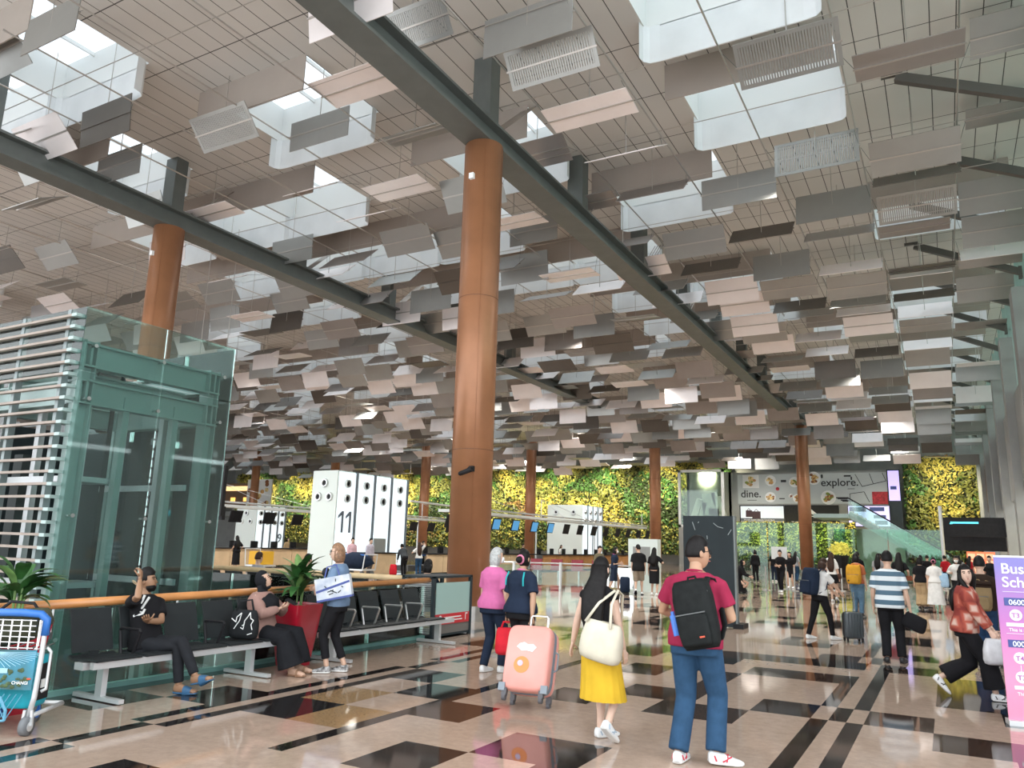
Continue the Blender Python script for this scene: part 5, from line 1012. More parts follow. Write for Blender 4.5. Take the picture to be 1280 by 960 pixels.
# 2 woman black top yellow skirt
YEL=fab('mustard cloth',(.66,.42,.035),.10,5)
p=person('woman in black top and yellow midi skirt with long black hair',(-2.83,6.80,0),-.12,1.57,dict(f=True,feet=[(-.02,.10,0,-25,0),(.17,-.20,.04,-8,38)],pel=(0,-.02,.92),hands=[(-.35,.06,.83),(.235,.10,.76)],elb=((-.8,-.6,0),(.5,-1,0)),curl=(.25,.6),skin='pale',hair='long',hlen=.50,bw=.98,
 top=dict(mat=BT,sleeve=.10,hem=.085,loose=.012),bottom=dict(kind='skirt',mat=YEL,hem=.375,r=.235,pleats=16,amp=.045,waist=.13),shoe=SHW,accent=mat('shoe pale blue',(.35,.45,.55),.5)))
c=p['tp'](.155,-.16,.18)
bag('cream canvas tote hanging from the shoulder of the woman in yellow skirt',c,-.12,.40,.34,.20,fab('cream canvas',(.66,.62,.50),.08,7),straps=[[(-.16,-.06,-.03),(-.08,-.01,.15),(-.01,.12,.27),(.0,.20,.24),(-.04,.25,.0)],[(.10,-.07,-.03),(.04,.0,.16),(.02,.12,.28),(.03,.20,.24),(.05,.22,.0)]],roll=10)
# 3 grey haired woman in pink
PNK=fab('pink jersey',(.62,.16,.36),.08)
p=person('grey-haired woman in pink top and navy trousers walking away',(-5.42,9.30,0),-.15,1.60,dict(f=True,fat=1.08,bw=1.1,feet=[(-.09,-.04,0,4,0),(.11,.12,0,-10,0)],hands=[(-.245,.08,.78),(.26,.06,.80)],hair='bob',hcol='grey',hyaw=-30,mask=True,
 top=dict(mat=PNK,sleeve=.40,hem=-.06,loose=.024,flare=1.1,collar=WT),bottom=dict(kind='pants',mat=NVY,r=(.10,.092,.075,.068,.062)),shoe=SHW))
# 4 navy polo woman
p=person('woman in navy polo with hair bun pulling a pink suitcase',(-4.80,8.95,0),-.15,1.585,dict(f=True,fat=1.16,bw=1.13,aw=1.1,feet=[(-.10,.10,0,4,0),(.11,-.08,0,-4,0)],hands=[(-.27,.03,.78),(.34,-.20,.73)],elb=((-1,-.5,0),(1,.2,0)),curl=(1.2,1.2),skin='tan',hair='bun',
 top=dict(mat=NVY,sleeve=.42,hem=-.05,loose=.024,collar=PNK,flare=1.08),bottom=dict(kind='pants',mat=BT,r=(.108,.10,.088,.085,.085)),shoe=BSH))
m=MB(); 
for sx in (-1,1): m.tube([p['tp'](sx*.15,-.118,.49),p['tp'](sx*.165,-.152,.40),p['tp'](sx*.17,-.150,.31)],.011,6)
obj('shoulder_stripe',m,fab('teal trim',(.03,.38,.42)),p['o'])
h=p['wr'][0]+V((0,0,-.10))
bag('red soft bag carried in the hand of the woman in navy polo',h+V((.02,-.02,-.06)),.5,.30,.33,.20,fab('red nylon',(.62,.025,.04),.1),name='hand_bag',straps=[[(-.08,0,-.02),(-.05,0,.07),(.05,0,.07),(.08,0,-.02)]])
SCX=p['wr'][1]
# pink suitcase, tilted towards its puller
sc=thing('suitcase','large pink hard-shell suitcase with round orange sticker, tilted on its wheels','suitcase',(-3.98,7.66,0),math.radians(22)); sc.rotation_euler=(math.radians(-20),0,math.radians(9))
PSH=mat('pink shell',(.80,.35,.30),.32,noise=.03,coat=.3); GRYP=mat('zip band grey',(.24,.28,.32),.5)
def rb2(w,h,d0,d1,z0,r,e=.30,n=32): # slab with rounded outline in X-Z, from y=d0 to d1
    m=MB(); cz=z0+h/2; m.loft([((0,y,cz),(w/2*q,0,0),(0,0,h/2*q)) for y,q in ((d0,.90),(d0+.02,.965),(d0+.05,1),(d1-.05,1),(d1-.02,.965),(d1,.90))],n,e); return m
obj('front_shell',rb2(.50,.68,-.30,-.12,.10,.08),PSH,sc,local=True,smooth=True); obj('back_shell',rb2(.50,.68,-.085,.05,.10,.08),PSH,sc,local=True,smooth=True)
obj('zip_band',rb2(.505,.685,-.14,-.075,.098,.08),GRYP,sc,local=True,smooth=True)
m=MB(); m.disc((-.045,-.304,.36),(.085,0,0),(0,0,.085),24,-.004); stk=obj('round_sticker',m,mat('sticker orange',(.88,.27,.07),.4),sc,local=True)
m=MB(); m.disc((-.06,-.3085,.375),(.03,0,0),(0,0,.03),16,-.003); obj('sticker_centre',m,mat('sticker violet',(.55,.50,.75),.4),stk,local=True)
m=MB(); m.add([(x,-.306,z) for x,z in ((-.12,.54),(-.06,.50),(.0,.505),(.06,.495),(.10,.545),(.06,.575),(.0,.57),(-.04,.59),(-.09,.575))],[tuple(range(9))]); obj('white_sticker',m,WHITE,sc,local=True)
m=MB()
for x in (-.23,.23): m.box((x-.035,-.312,.09),(x+.035,-.27,.17))
obj('corner_guard',m,GRYP,sc,local=True)
for x in (-.20,.20):
    for y in (-.27,.02):
        m=MB(); m.box((x-.025,y-.03,.05),(x+.025,y+.03,.12)); m.loft([((x-.018,y,.035),(0,.038,0),(0,0,.038)),((x+.018,y,.035),(0,.038,0),(0,0,.038))],12); obj('wheel',m,mat('wheel grey',(.10,.10,.11),.5),sc,local=True)
m=MB(); m.tube([(-.10,.0,.77),(-.10,.0,.93),(-.085,0,.95),(.085,0,.95),(.10,0,.93),(.10,0,.77)],.012,7); obj('pull_handle',m,CHROME,sc,local=True)
m=MB(); m.tube([(.252,-.1,.35),(.285,-.1,.37),(.285,-.1,.53),(.252,-.1,.55)],.010,6); obj('side_handle',m,GRYP,sc,local=True)
# 5 seated man
GT=fab('charcoal trousers',(.022,.024,.028))
p=person('seated man in black tee scratching his head, legs crossed, blue slides',(-7.80,5.80,0),math.radians(-64),1.68,dict(pel=(0,.02,.515),lean=-13,tw=-30,feet=[(.14,.72,.15,-14,-14),(.06,.50,0,-4,0)],knees=((.35,.9,.9),(-.1,1,.6)),hands=[(.12,.20,.76),(.15,.02,1.19)],elb=((-.9,.2,-.8),(.45,.9,-.45)),hdir=((.9,.3,.35),(-.3,-.2,1)),hnor=((0,-.3,1),(0,-1,0)),curl=(.3,.9),skin='brown',hair='short',hvol=1.24,beard=True,hyaw=34,hpit=10,
 top=dict(mat=BT,sleeve=.36,hem=-.08,loose=.02),bottom=dict(kind='pants',mat=GT,r=(.095,.085,.068,.060,.052),len=.97),shoe=mat('slide blue',(.035,.12,.24),.55),shoetype='slide'))
m=MB()
for a,b,r in (((.02,.30),(.045,.34),.014),((.045,.34),(.05,.405),.012),((.02,.31),(.0,.41),.013),((.0,.30),(-.045,.395),.013),((-.02,.26),(.05,.235),.012),((.05,.235),(.03,.30),.012),((-.02,.26),(-.03,.30),.013),((-.02,.27),(.03,.28),.010)): m.tube([p['tp'](a[0]*1.35+.02,.174,a[1]*1.35-.07),p['tp'](b[0]*1.35+.02,.174,b[1]*1.35-.07)],r,6)
obj('printed_hand_emblem',m,WHITE,p['o'])
m=MB(); w=p['wr'][1]; e=p['el'][1]; u=(w-e).normalized(); s_=u.cross(V((1,0,0))).normalized(); s2=u.cross(s_); m.tube([w-u*.05+(s_*math.cos(a*.628)+s2*math.sin(a*.628))*.031 for a in range(11)],.004,5); obj('bracelet',m,RAILP,p['o'])
# 6 hijab woman
BRN=fab('dusty brown knit',(.33,.20,.17)); HJ=fab('black jersey',(.016,.017,.02))
p=person('seated woman in black hijab and brown cardigan holding a phone',(-7.78,7.45,0),math.radians(-72),1.60,dict(f=True,pel=(0,.02,.53),fat=1.27,bw=1.15,lw=1.2,aw=1.25,lean=-4,feet=[(-.14,.56,0,-4,0),(.14,.60,0,-12,0)],knees=((-.25,1,.5),(.2,1,.5)),hands=[(-.03,.30,.86),(.08,.30,.84)],elb=((-1,-.3,-.6),(1,-.2,-.6)),curl=(.8,.8),hdir=((.4,.8,.3),(-.4,.8,.3)),hnor=((.3,-.4,.9),(-.3,-.4,.9)),hair='hijab',hmat=HJ,hyaw=22,hpit=24,
 top=dict(mat=BRN,sleeve=.96,hem=-.08,loose=.028),bottom=dict(kind='pants',mat=HJ,r=(.125,.135,.125,.150,.175),len=.97),shoe=mat('sandal tan',(.30,.17,.10),.6),shoetype='sandal'))
m=MB(); c=p['L'](.03,.44,.93); m.box((c.x-.075,c.y-.04,c.z-.006),(c.x+.075,c.y+.04,c.z+.006),M4.Rotation(.5,3,'Y')@M4.Rotation(.4,3,'Z')); ph=obj('phone',m,BLACK,label='dark smartphone in the hands of the seated woman in hijab',cat='phone',loc=c)
def horse(mk):
    for a,b in (((-.13,-.10),(-.07,-.14)),((-.07,-.14),(-.06,-.08)),((-.06,-.08),(.0,-.03)),((.0,-.03),(-.02,-.12)),((-.02,-.12),(-.09,-.22)),((.04,-.22),(.05,-.12)),((.05,-.12),(.09,-.07)),((.09,-.07),(.12,-.02)),((.12,-.02),(.13,-.09)),((.13,-.09),(.17,-.11)),((.17,-.11),(.14,-.16)),((.14,-.16),(.16,-.22)),((.04,-.22),(.0,-.2)),((.02,-.18),(.05,-.16)),((.10,-.28),(.16,-.26))): mk.tube([(a[0],-.075,a[1]),(b[0],-.075,b[1])],.006,5)
bag('black tote with white line drawing standing on the bench beside the woman',(-7.62,7.03,.79),math.radians(15),.38,.34,.16,fab('black canvas',(.018,.02,.022)),straps=[[(-.10,-.03,-.02),(-.08,.0,.10),(.06,.03,.12),(.12,.0,-.02)]],mark=horse)
# 7 standing woman with shopping bag
BLU=fab('dusty blue cloth',(.16,.24,.36))
p=person('woman in blue top and black capri trousers standing with a shopping bag',(-7.0,8.0,0),math.radians(112),1.60,dict(f=True,feet=[(-.09,.09,0,12,0),(.09,-.10,0,-2,0)],hands=[(-.10,.26,1.06),(-.02,.28,1.10)],elb=((-1,-.5,-.5),(.8,-.8,-.6)),hair='bob',hcol='blond',glasses=True,hyaw=6,skin='light',
 top=dict(mat=BLU,sleeve=.40,hem=-.06,loose=.024),bottom=dict(kind='pants',mat=BT,r=(.098,.088,.066,.060,.056),len=.88),shoe=fab('black and white canvas',(.6,.6,.6),0,22,c2=(.03,.03,.03))))
sb_=thing('shopping_bag','white and blue printed shopping bag held at her side','bag',p['tp'](-.23,-.02,.20)); sb_.rotation_euler=(0,math.radians(0),math.radians(28))
m=MB().box((-.225,-.06,-.14),(.225,.06,.14)); bo=obj('bag_body',m,mat('printed paper bag',(.70,.73,.76),.5,c2=(.36,.42,.52),nscale=7),sb_,local=True)
m=MB(); m.bar((-.22,-.062,-.02),(.22,-.062,.05),.003,.028); m.box((-.226,-.063,-.145),(.226,.063,-.12)); obj('printed_band',m,NAVY,bo,local=True)
m=MB(); r_=random.Random(3)
for k in range(7): x=r_.uniform(-.2,.2); z=r_.uniform(-.1,.12); x*=.8; z*=.8; m.bar((x,-.063,z),(x+r_.uniform(-.08,.08),-.063,z+r_.uniform(-.03,.06)),.003,.012)
obj('printed_sketch',m,DARK,bo,local=True); m=MB(); m.tube([(-.10,-.04,.13),(-.06,.02,.27),(.06,.02,.28),(.10,-.04,.13)],.010,6,.5); obj('strap',m,NAVY,sb_,local=True)
sb_.rotation_euler=(0,math.radians(-12),math.radians(28))
m=MB(); m.ball(p['tp'](-.05,.17,.40),(.055,.055,.06),12,8); obj('headphone',m,BLACK,label='black headphone hanging at the chest of the woman in blue',cat='headphones',loc=p['tp'](-.05,.17,.40))
# 8 striped man
STR=stripes('blue white stripes',(.72,.78,.80),(.08,.15,.21),2,.148,.5,.85)
p=person('man in blue and white striped tee walking away with a dark cap in hand',(-.88,14.2,0),-.02,1.70,dict(bw=1.08,fat=1.05,feet=[(-.085,-.06,0,8,0),(.13,.02,0,-8,0)],hands=[(-.25,.10,.85),(.29,.03,.80)],skin='light',hair='short',face=None,curl=(.6,1.0),
 top=dict(mat=STR,sleeve=.42,hem=-.10,loose=.030,flare=1.06),bottom=dict(kind='pants',mat=BT,r=(.105,.095,.078,.072,.070)),shoe=BSH,sole=BSH))
bag('dark cap or pouch held in the right hand of the striped-tee man',p['wr'][1]+V((.10,-.02,-.10)),-.2,.36,.24,.17,BT,name='cap',cat='cap',roll=24)
# 9 white tee, navy backpack, trolley case
p=person('person in white tee and black trousers with navy backpack pushing a small case',(-2.30,16.85,0),math.radians(-42),1.56,dict(f=True,feet=[(-.12,-.22,0,4,0),(.12,.22,0,-4,0)],hands=[(-.05,.46,.95),(.14,.50,.93)],elb=((-1,-.5,-1),(1,-.4,-1)),lean=9,hair='bob',hcol='brown',face=None,hpit=-14,
 top=dict(mat=WT,sleeve=.40,hem=-.02,loose=.024),bottom=dict(kind='pants',mat=BT,r=(.10,.09,.068,.058,.052)),shoe=SHW))
backpack('large navy backpack on the person in white tee',p['tp'](-.02,-.245,.24),p['rz'],.36,.52,.24,NVY,tilt=-8,dot=WHITE)
case=thing('trolley_case','small charcoal trolley case with raised handle pushed by the person in white','suitcase',(-1.72,16.85,0),math.radians(28))
CG=mat('charcoal shell',(.06,.075,.085),.4,noise=.08)
m=rb2(.36,.50,-.11,.11,.06,.05); obj('case_shell',m,CG,case,local=True,smooth=True)
m=MB()
for x in (-.12,-.06,0,.06,.12): m.box((x-.01,-.118,.10),(x+.01,-.10,.53))
obj('shell_rib',m,CG,case,local=True); obj('zip_band',rb2(.366,.506,-.02,.02,.057,.05),BLACK,case,local=True)
m=MB(); m.tube([(-.08,.08,.54),(-.08,.08,.93),(.08,.08,.93),(.08,.08,.54)],.012,6); obj('pull_handle',m,CHROME,case,local=True)
for x in (-.14,.14):
    for y in (-.08,.08): m=MB(); m.box((x-.015,y-.02,.03),(x+.015,y+.02,.08)); m.loft([((x-.012,y,.028),(0,.028,0),(0,0,.028)),((x+.012,y,.028),(0,.028,0),(0,0,.028))],10); obj('wheel',m,BLACK,case,local=True)
tag(obj('paper_cup_carrier',MB().box((-1.16,14.75,0),(-1.0,14.9,.24)),mat('carrier red white',(.7,.5,.46),.6,c2=(.45,.06,.07),nscale=6),loc=(-1.08,14.8,0)),'small red and white bag standing on the floor left of the striped man','bag') if False else None
# 10 yellow backpack
ORG=fab('rust cloth',(.42,.13,.06))
p=person('person in jeans and rust top with yellow backpack walking away',(-2.24,23.6,0),-.05,1.66,dict(f=True,feet=[(-.08,-.02,0,4,0),(.10,-.10,0,-4,0)],hair='bob',face=None,top=dict(mat=ORG,sleeve=.42,hem=-.05,loose=.024),bottom=dict(kind='pants',mat=fab('light denim',(.11,.20,.29),.2),r=(.105,.098,.075,.068,.064)),shoe=BSH))
backpack('mustard yellow backpack on the person in jeans',p['tp'](-.04,-.23,.20),-.05,.38,.50,.20,fab('mustard nylon',(.58,.31,.035)),dot=BLACK)
# 11 black shorts
p=person('woman in white tee and black shorts with long brown hair walking away',(-3.62,29.8,0),-.1,1.66,dict(f=True,feet=[(-.03,.02,0,0,0),(.14,-.10,.02,-4,25)],hair='long',hcol='brown',face=None,top=dict(mat=WT,sleeve=.40,hem=.02,loose=.024),bottom=dict(kind='shorts',mat=BT,len=.28,r=(.115,.125,.13)),shoe=SHW))
bag('small dark shoulder bag on the woman in white tee and shorts',p['tp'](.19,.02,.06),0,.26,.18,.09,fab('brown leather',(.08,.04,.03)),name='shoulder_bag',straps=[[(-.1,0,-.01),(-.16,-.06,.25),(-.10,-.04,.42),(-.02,.05,.40)]])
# 12 black dress
p=person('woman in long black dress with long black hair walking away',(-1.47,29.6,0),-.05,1.72,dict(f=True,feet=[(-.03,.06,0,0,0),(.10,-.10,0,-4,10)],hair='long',hlen=.5,face=None,hands=[(-.26,.08,.86),(.26,.12,.96)],top=dict(mat=BT,sleeve=.42,hem=-.02,loose=.026),bottom=dict(kind='skirt',mat=BT,hem=.42,r=.17,amp=.02,waist=.2,name='dress_skirt'),shoe=WT,shoetype='sandal'))
bag('small brown pouch held by the woman in long black dress',p['wr'][1]+V((0,.0,.02)),0,.22,.16,.06,fab('tan leather',(.33,.11,.06)),name='pouch')
# 13 beige trousers
p=person('person in black top and beige wide trousers beside the white dress',(-.82,28.4,0),-.2,1.60,dict(f=True,feet=[(-.08,.0,0,0,0),(.10,-.06,0,0,0)],hair='bob',face=None,top=dict(mat=BT,sleeve=.42,hem=-.06,loose=.03),bottom=dict(kind='pants',mat=fab('beige cloth',(.42,.30,.17)),r=(.11,.11,.11,.115,.12),len=.95),shoe=BSH))
# 14 white dress
p=person('woman in long white dress with pale blue bag walking away',(-.41,27.4,0),-.05,1.60,dict(f=True,feet=[(-.08,.0,0,0,0),(.08,-.06,0,0,0)],hair='bun',face=None,top=dict(mat=WT,sleeve=.40,hem=-.02,loose=.03),bottom=dict(kind='skirt',mat=WT,hem=.24,r=.26,amp=.05,waist=.2,name='dress_skirt'),shoe=fab('tan leather',(.33,.11,.06)),shoetype='sandal'))
bag('pale blue cloth bag hanging on the woman in white dress',p['tp'](.25,-.02,.30),0,.28,.42,.12,fab('pale blue cloth',(.35,.52,.68)),straps=[[(-.1,0,-.01),(-.08,.0,.12),(.0,.0,.02)]],name='shoulder_bag')
# 15 white blouse with mask, facing us
p=person('woman in white blouse and face mask facing the camera near red screens',(.22,30.3,0),math.radians(178),1.66,dict(f=True,mask=True,hair='bob',face=True,hands=[(-.10,.2,1.2),(.2,.1,1.15)],top=dict(mat=WT,sleeve=.95,hem=-.02,loose=.03),bottom=dict(kind='pants',mat=BT,r=(.10,.09,.07,.065,.06)),shoe=BSH))
# 16 brown backpack
p=person('person in navy jeans with brown backpack at the edge of the banner',(.42,14.55,0),-.05,1.66,dict(feet=[(-.10,.0,0,4,0),(.10,.06,0,-4,0)],face=None,hands=[(-.24,.08,.92),(.26,.06,.78)],top=dict(mat=fab('dark brown cloth',(.035,.022,.016)),sleeve=.95,hem=-.05,loose=.026),bottom=dict(kind='pants',mat=fab('navy denim',(.022,.05,.11)),r=(.11,.105,.095,.095,.095)),shoe=BSH))
backpack('brown canvas backpack on the person beside the banner',p['tp'](-.05,-.235,.17),-.05,.38,.44,.18,fab('brown canvas',(.24,.17,.09)),flap=fab('dark brown cloth',(.035,.022,.016)))
bag('greyish white carrier bag held by the person with brown backpack',p['wr'][0]+V((-.02,-.04,-.08)),.1,.26,.40,.10,fab('grey white paper',(.50,.49,.45)),name='carrier_bag')
# 17 plaid woman
PLD=mat('red plaid',(.40,.10,.06),.85); nt=PLD.node_tree; tc=nt.nodes.new('ShaderNodeTexCoord'); ck=nt.nodes.new('ShaderNodeTexVoronoi'); ck.inputs['Scale'].default_value=7; ck.distance='CHEBYCHEV'; rr=nt.nodes.new('ShaderNodeValToRGB')
for e_,(pos,c) in zip((0,1),((.16,(.62,.44,.36)),(.58,(.22,.03,.022)))): rr.color_ramp.elements[e_].position=pos; rr.color_ramp.elements[e_].color=(*c,1)
x_=rr.color_ramp.elements.new(.34); x_.color=(.42,.09,.055,1)
nt.links.new(tc.outputs['Object'],ck.inputs['Vector']); nt.links.new(ck.outputs['Distance'],rr.inputs[0]); nt.links.new(rr.outputs[0],nt.nodes['Principled BSDF'].inputs['Base Color'])
p=person('woman in red plaid shirt and black trousers striding and looking back at the camera',(.14,11.35,0),math.radians(-75),1.60,dict(f=True,pel=(0,-.02,.89),lean=4,feet=[(-.12,-.42,.06,0,46),(.10,.26,0,0,0)],hands=[(-.16,.26,.86),(.16,.30,.82)],elb=((-1,-.6,-.3),(1,-.6,-.3)),hair='long',hlen=.34,hfront=True,tw=-25,hyaw=-68,hpit=4,hroll=6,skin='pale',
 top=dict(mat=PLD,sleeve=.93,hem=-.07,loose=.034,flare=1.12),bottom=dict(kind='pants',mat=BT,r=(.105,.105,.105,.115,.125),len=.93),shoe=SHW,accent=mat('shoe black mark',(.03,.03,.03),.5)))
bag('white plastic carrier bag in the hand of the woman in plaid',p['wr'][1]+V((.06,.03,-.08)),.6,.34,.30,.16,mat('white plastic film',(.66,.68,.70),.35,noise=.1,nscale=12),name='carrier_bag')
# check-in side people
p=person('man in black tee and beige shorts walking past the kiosk',(-9.85,27.3,0),math.radians(18),1.74,dict(bw=1.1,feet=[(-.09,-.28,.03,4,35),(.11,.16,0,-4,0)],face=None,hyaw=40,top=dict(mat=BT,sleeve=.45,hem=-.12,loose=.04,flare=1.05),bottom=dict(kind='shorts',mat=fab('khaki cloth',(.30,.25,.19)),len=.5,r=(.11,.11,.10)),shoe=SHW,sole=BSH))
p=person('woman in black dress walking beside the man in beige shorts',(-9.33,27.5,0),math.radians(5),1.66,dict(f=True,feet=[(-.12,.14,0,4,0),(.11,-.05,0,-4,0)],hair='long',face=None,hands=[(-.24,.06,.8),(.26,.20,1.2)],top=dict(mat=BT,sleeve=.42,hem=-.02,loose=.03),bottom=dict(kind='skirt',mat=BT,hem=.42,r=.18,amp=.02,waist=.2,name='dress_skirt'),shoe=SHW))
p=person('woman in navy dress and white face mask crossing with arms folded',(-10.75,27.2,0),math.radians(-70),1.64,dict(f=True,mask=True,face=True,feet=[(-.08,.18,0,0,0),(.08,-.2,0,0,0)],hair='bob',hands=[(.0,.24,1.08),(.05,.22,1.12)],top=dict(mat=NVY,sleeve=.42,hem=-.02,loose=.03,collar=PNK),bottom=dict(kind='skirt',mat=NVY,hem=.46,r=.20,amp=.03,waist=.2,name='dress_skirt'),shoe=BSH,shoetype='sandal'))
p=person('person in olive clothes standing behind the woman in navy dress',(-11.6,27.8,0),math.radians(-120),1.66,dict(face=None,top=dict(mat=fab('olive cloth',(.16,.14,.09)),sleeve=.95,loose=.03,hem=-.1),bottom=dict(kind='pants',mat=fab('olive trousers',(.12,.10,.07))),shoe=SHW))
t=thing('suitcase','navy suitcase on the floor beside the woman in navy dress','suitcase',(-10.35,27.25,0),.4); obj('case_shell',rb2(.36,.55,-.12,.12,.06,.05),NVY,t,local=True,smooth=True); obj('wheel',MB().box((-.15,-.1,0),(.15,.1,.06)),BLACK,t,local=True); m=MB(); m.tube([(-.08,0,.6),(-.08,0,.7),(.08,0,.7),(.08,0,.6)],.012,6); obj('handle',m,SILVER,t,local=True)
p=person('man in pink shirt standing before the tower numbered 11',(-25.0,29.3,0),math.radians(-110),1.72,dict(face=None,hyaw=0,top=dict(mat=fab('pale pink shirt',(.70,.45,.50)),sleeve=.95,loose=.026,hem=-.02),bottom=dict(kind='pants',mat=BT),shoe=BSH))
p=person('man in lilac striped shirt and tie beside the man in pink',(-24.4,29.9,0),math.radians(-95),1.72,dict(face=None,top=dict(mat=fab('pale lilac shirt',(.50,.46,.54)),sleeve=.95,loose=.026,hem=-.02),bottom=dict(kind='pants',mat=fab('grey trousers',(.10,.09,.09))),shoe=BSH))
m=MB(); m.loft([((-23.9,28.4,.35),(.3,.2,0),(-.15,.25,0)),((-23.9,28.4,.6),(.75,.4,0),(-.3,.45,0)),((-23.9,28.4,.95),(.5,.3,0),(-.2,.3,0)),((-23.9,28.4,1.1),(.2,.1,0),(-.1,.1,0))],14); tag(obj('luggage_heap',m,NVY,loc=(-23.9,28.4,.3),smooth=True),'dark bag heaped on a blue trolley in front of the two men','bag')
t=thing('luggage_trolley','blue handled luggage trolley carrying the dark bag by tower 11','trolley',(-23.9,28.4,0)); m=MB(); m.box((-24.6,28.0,.28),(-23.2,28.9,.35)); m.tube([(-23.2,28.0,.3),(-23.1,28.0,1.0),(-23.1,28.9,1.0),(-23.2,28.9,.3)],.03,6); obj('frame',m,SILVER,t); obj('handle',MB().tube([(-24.5,28.3,.98),(-23.2,28.3,.98)],.04,6),BLUE,t)
for x,y in ((-24.5,28.1),(-23.3,28.1),(-24.5,28.8),(-23.3,28.8)): obj('wheel',MB().loft([((x-.03,y,.14),(0,.14,0),(0,0,.14)),((x+.03,y,.14),(0,.14,0),(0,0,.14))],12),RUBBER,t)
p=person('girl in white tee with red scarf raising her arm at the counter',(-22.55,31.4,0),math.radians(45),1.60,dict(f=True,feet=[(-.09,0,0,4,0),(.09,0,0,-4,0)],face=None,hair='long',hcol='brown',hands=[(-.35,.2,1.15),(.2,.2,1.62)],top=dict(mat=WT,sleeve=.42,hem=-.03,loose=.026,collar=mat('shoe red',(.55,.03,.06),.5)),bottom=dict(kind='pants',mat=DEN),shoe=SHW))
p=person('dark-clothed person bending with a red bag beside the girl in white',(-22.9,30.7,0),math.radians(60),1.62,dict(face=None,lean=38,hands=[(-.2,.45,.7),(.2,.45,.7)],top=dict(mat=fab('dark grey cloth',(.05,.055,.06)),sleeve=.95,loose=.03,hem=-.05),bottom=dict(kind='pants',mat=BT),shoe=BSH))
bag('red backpack on the floor beside the bending person at the counter',(-23.3,30.4,.55),.4,.35,.5,.25,fab('red nylon',(.62,.025,.04),.1),name='hand_bag')
p=person('woman in black standing before the maple counter near the lift',(-31.6,28.2,0),math.radians(80),1.68,dict(f=True,face=None,hair='long',hands=[(-.24,.1,1.0),(.24,.1,1.0)],top=dict(mat=BT,sleeve=.42,loose=.03,hem=-.05),bottom=dict(kind='skirt',mat=BT,hem=.25,r=.22,waist=.15,amp=.03,name='long_skirt'),shoe=BSH))
t=thing('luggage_trolley','luggage trolley with yellow box beside the woman in black','trolley',(-30.6,28.8,0)); obj('yellow_box',MB().box((-31.0,28.5,.3),(-30.1,29.3,.95)),mat('yellow case',(.75,.42,.03),.5),t); m=MB(); m.box((-31.1,28.4,.2),(-30.0,29.4,.28)); m.tube([(-31.1,28.4,.2),(-31.2,28.4,1.05),(-31.2,29.4,1.05),(-31.1,29.4,.2)],.03,6); obj('frame',m,SILVER,t)
for x,y in ((-31,28.5),(-30.1,28.5),(-31,29.3),(-30.1,29.3)): obj('wheel',MB().loft([((x-.03,y,.1),(0,.1,0),(0,0,.1)),((x+.03,y,.1),(0,.1,0),(0,0,.1))],10),RUBBER,t)
# three people seated beyond the opening, backs to us
for (x,lab,hc_,sk,hr_,cl) in ((-13.75,'seated man with brown hair in grey shirt beyond the glass railing','brown','light','short',fab('grey shirt',(.34,.35,.37))),(-12.25,'seated person with black hair beyond the railing, behind the potted plant','black','light','short',BT),(-9.05,'seated person with round black hair just behind the sign stand','black','light','bob',NVY)):
    person(lab,(x,12.95,0),0.0,1.68,dict(pel=(0,.0,.55),lean=-4,feet=[(-.12,.48,0,4,0),(.12,.48,0,-4,0)],knees=((-.1,1,.6),(.1,1,.6)),hands=[(-.15,.35,.66),(.15,.35,.66)],face=None,hair=hr_,hcol=hc_,skin=sk,top=dict(mat=cl,sleeve=.42,loose=.026,hem=-.07),bottom=dict(kind='pants',mat=BT),shoe=BSH))
# people farther along the hall
p=person('person in black shirt and trousers walking towards us, arms folded',(-6.2,34.6,0),math.radians(170),1.70,dict(feet=[(-.06,.12,0,4,0),(.08,-.1,0,-4,0)],hands=[(.02,.26,1.08),(.0,.25,1.05)],face=None,hair='short',top=dict(mat=BT,sleeve=.5,loose=.03,hem=-.05),bottom=dict(kind='pants',mat=BT,r=(.10,.09,.066,.06,.055)),shoe=SHW))
sg=thing('placard','white square placard behind the head of the person in black','placard',(-6.3,34.95,0)); obj('placard_sheet',MB().box((-6.62,34.93,1.34),(-5.98,34.95,1.86)),WHITE,sg); obj('placard_pole',MB().tube([(-6.3,34.97,0),(-6.3,34.97,1.6)],.025,6),SILVER,sg)
p=person('woman in black top and short skirt walking behind the person with placard',(-6.5,38.6,0),math.radians(175),1.64,dict(f=True,face=None,hair='long',top=dict(mat=BT,sleeve=.45,loose=.03,hem=0),bottom=dict(kind='skirt',mat=BT,hem=.5,r=.2,waist=.12),shoe=SHW))
p=person('woman crouching in a long black skirt beside the queue stanchions',(-7.25,31.8,0),math.radians(-90),1.62,dict(f=True,pel=(0,-.1,.62),lean=18,feet=[(-.1,.1,0,0,0),(.1,-.1,0,0,0)],face=None,hair='hijab',hmat=HJ,hands=[(-.1,.4,.7),(.1,.4,.7)],top=dict(mat=BT,sleeve=.95,loose=.03,hem=-.05),bottom=dict(kind='skirt',mat=BT,hem=.08,r=.40,waist=.10,amp=.04,name='long_skirt'),shoe=BSH))
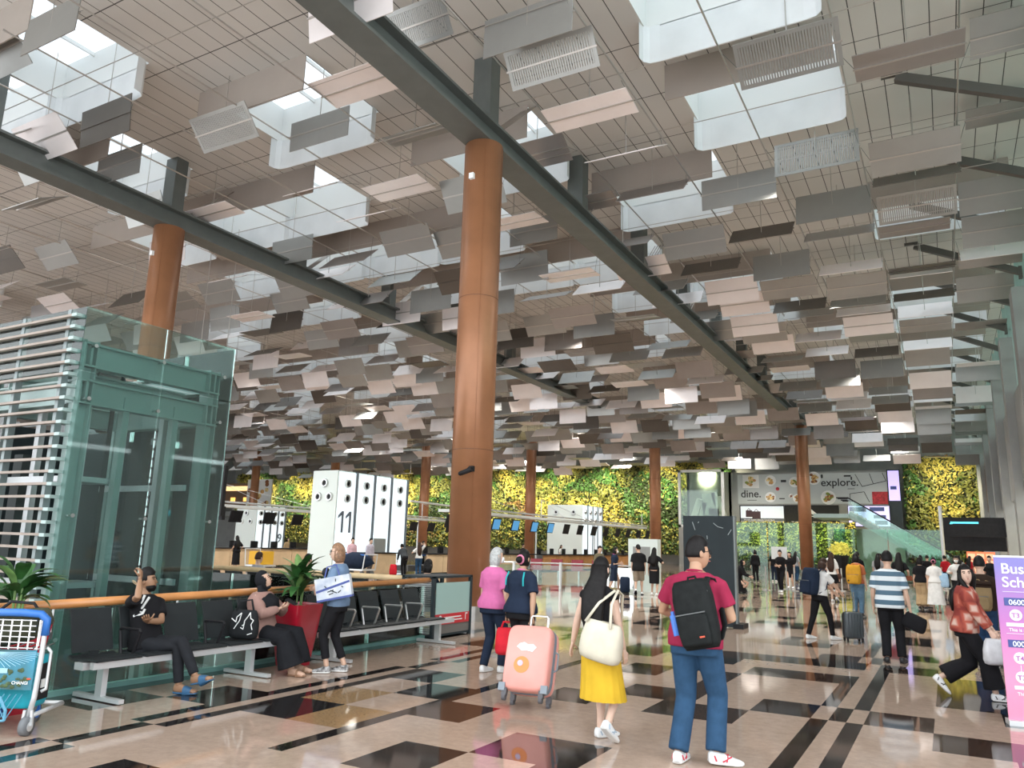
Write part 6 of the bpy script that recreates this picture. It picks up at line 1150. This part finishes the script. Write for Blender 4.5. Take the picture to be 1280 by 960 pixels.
farp=[(-2.75,40.2,.3,'staff member in red polo standing behind the striped-tee man','red',1.68),(-.15,46,.6,'person in red top near the glass screens, left of the red pair','red',1.66),(.95,48,-.5,'person in red top in front of the red-lit shop','red',1.68),(-4.6,37.5,.1,'dark-haired person just ahead of the one with navy backpack','white',1.70),(-3.2,34.5,.2,'person in black beyond the yellow backpack','black',1.72),(-2.6,36.5,-.2,'person in pale striped shirt beyond the yellow backpack','grey',1.68),(-9.2,44,.4,'dark-dressed person in the queue behind the stanchions','black',1.70),(-8.6,46,.1,'second dark-dressed person in the queue by the garden glass','black',1.66),(-7.6,47,-.3,'grey-dressed person in the queue nearest the slim column','grey',1.66),(-1.2,44,.2,'person in black with pale cap before the escalator','black',1.66),(1.4,36,3.0,'person in dark clothes behind the woman in white blouse','black',1.70),(1.9,33,2.8,'person in brown beside the lit shop windows','brown',1.68),(-26.0,36.5,-1.5,'desk agent in blue at the counter right of tower 11','blue',1.66),(-25.2,47,-1.5,'agent in dark uniform at the oak counter','black',1.66),(-25.2,53,-1.5,'agent in pale top farther along the oak counter','white',1.66),(-35.95,36,-1.5,'agent in beige at the maple counter by tower 9','beige',1.64),(-.9,43,.0,'distant person in black walking towards the escalators','black',1.66),(.4,41,.1,'distant person in grey walking in front of the shop','grey',1.68)]
TC={'red':fab('red polo',(.45,.02,.03)),'white':WT,'black':BT,'grey':fab('grey shirt',(.34,.35,.37)),'brown':fab('dark brown cloth',(.035,.022,.016)),'blue':fab('royal blue cloth',(.04,.10,.30)),'beige':fab('beige cloth',(.42,.30,.17))}
for i,(x,y,rz,lab,c,hh) in enumerate(farp):
    person(lab,(x,y,0),rz,hh,dict(f=i%2==0,face=None,hair=('bob','short','long')[i%3],feet=[(-.09,.08*(i%3-1),0,4,0),(.09,-.06,0,-4,0)],hands=[(-.24,.1,.80),(.22,.25,1.05) if i%2 else (.24,.04,.78)],top=dict(mat=TC[c],sleeve=.42 if i%3 else .95,loose=.028,hem=-.05),bottom=dict(kind='pants',mat=(BT,NVY,DEN)[i%3]),shoe=(BSH,SHW)[i%2]))
# ---- bake the soft surfaces into plain meshes
dg=bpy.context.evaluated_depsgraph_get(); dg.update()
baked=[]
for o,ex in PEND:
    me=bpy.data.meshes.new_from_object(o.evaluated_get(dg)); baked.append((o,ex,me))
for o,ex,me in baked:
    old=o.data; o.modifiers.clear()
    if ex is not None:
        n=len(me.vertices); vs=[tuple(v.co) for v in me.vertices]+[tuple(v) for v in ex.v]; fs=[tuple(p.vertices) for p in me.polygons]+[tuple(i+n for i in f) for f in ex.f]
        m2=bpy.data.meshes.new(o.name); m2.from_pydata(vs,[],fs); 
        for mt in old.materials: m2.materials.append(mt)
        me=m2
    me.polygons.foreach_set('use_smooth',[True]*len(me.polygons)); o.data=me
dg=bpy.context.evaluated_depsgraph_get(); dg.update()
for o in [o for o in COL.objects if o.type=='FONT']:
    me=bpy.data.meshes.new_from_object(o.evaluated_get(dg)); q=bpy.data.objects.new('lettering',me); COL.objects.link(q); q.parent=o.parent; q.matrix_local=o.matrix_local.copy(); bpy.data.objects.remove(o)
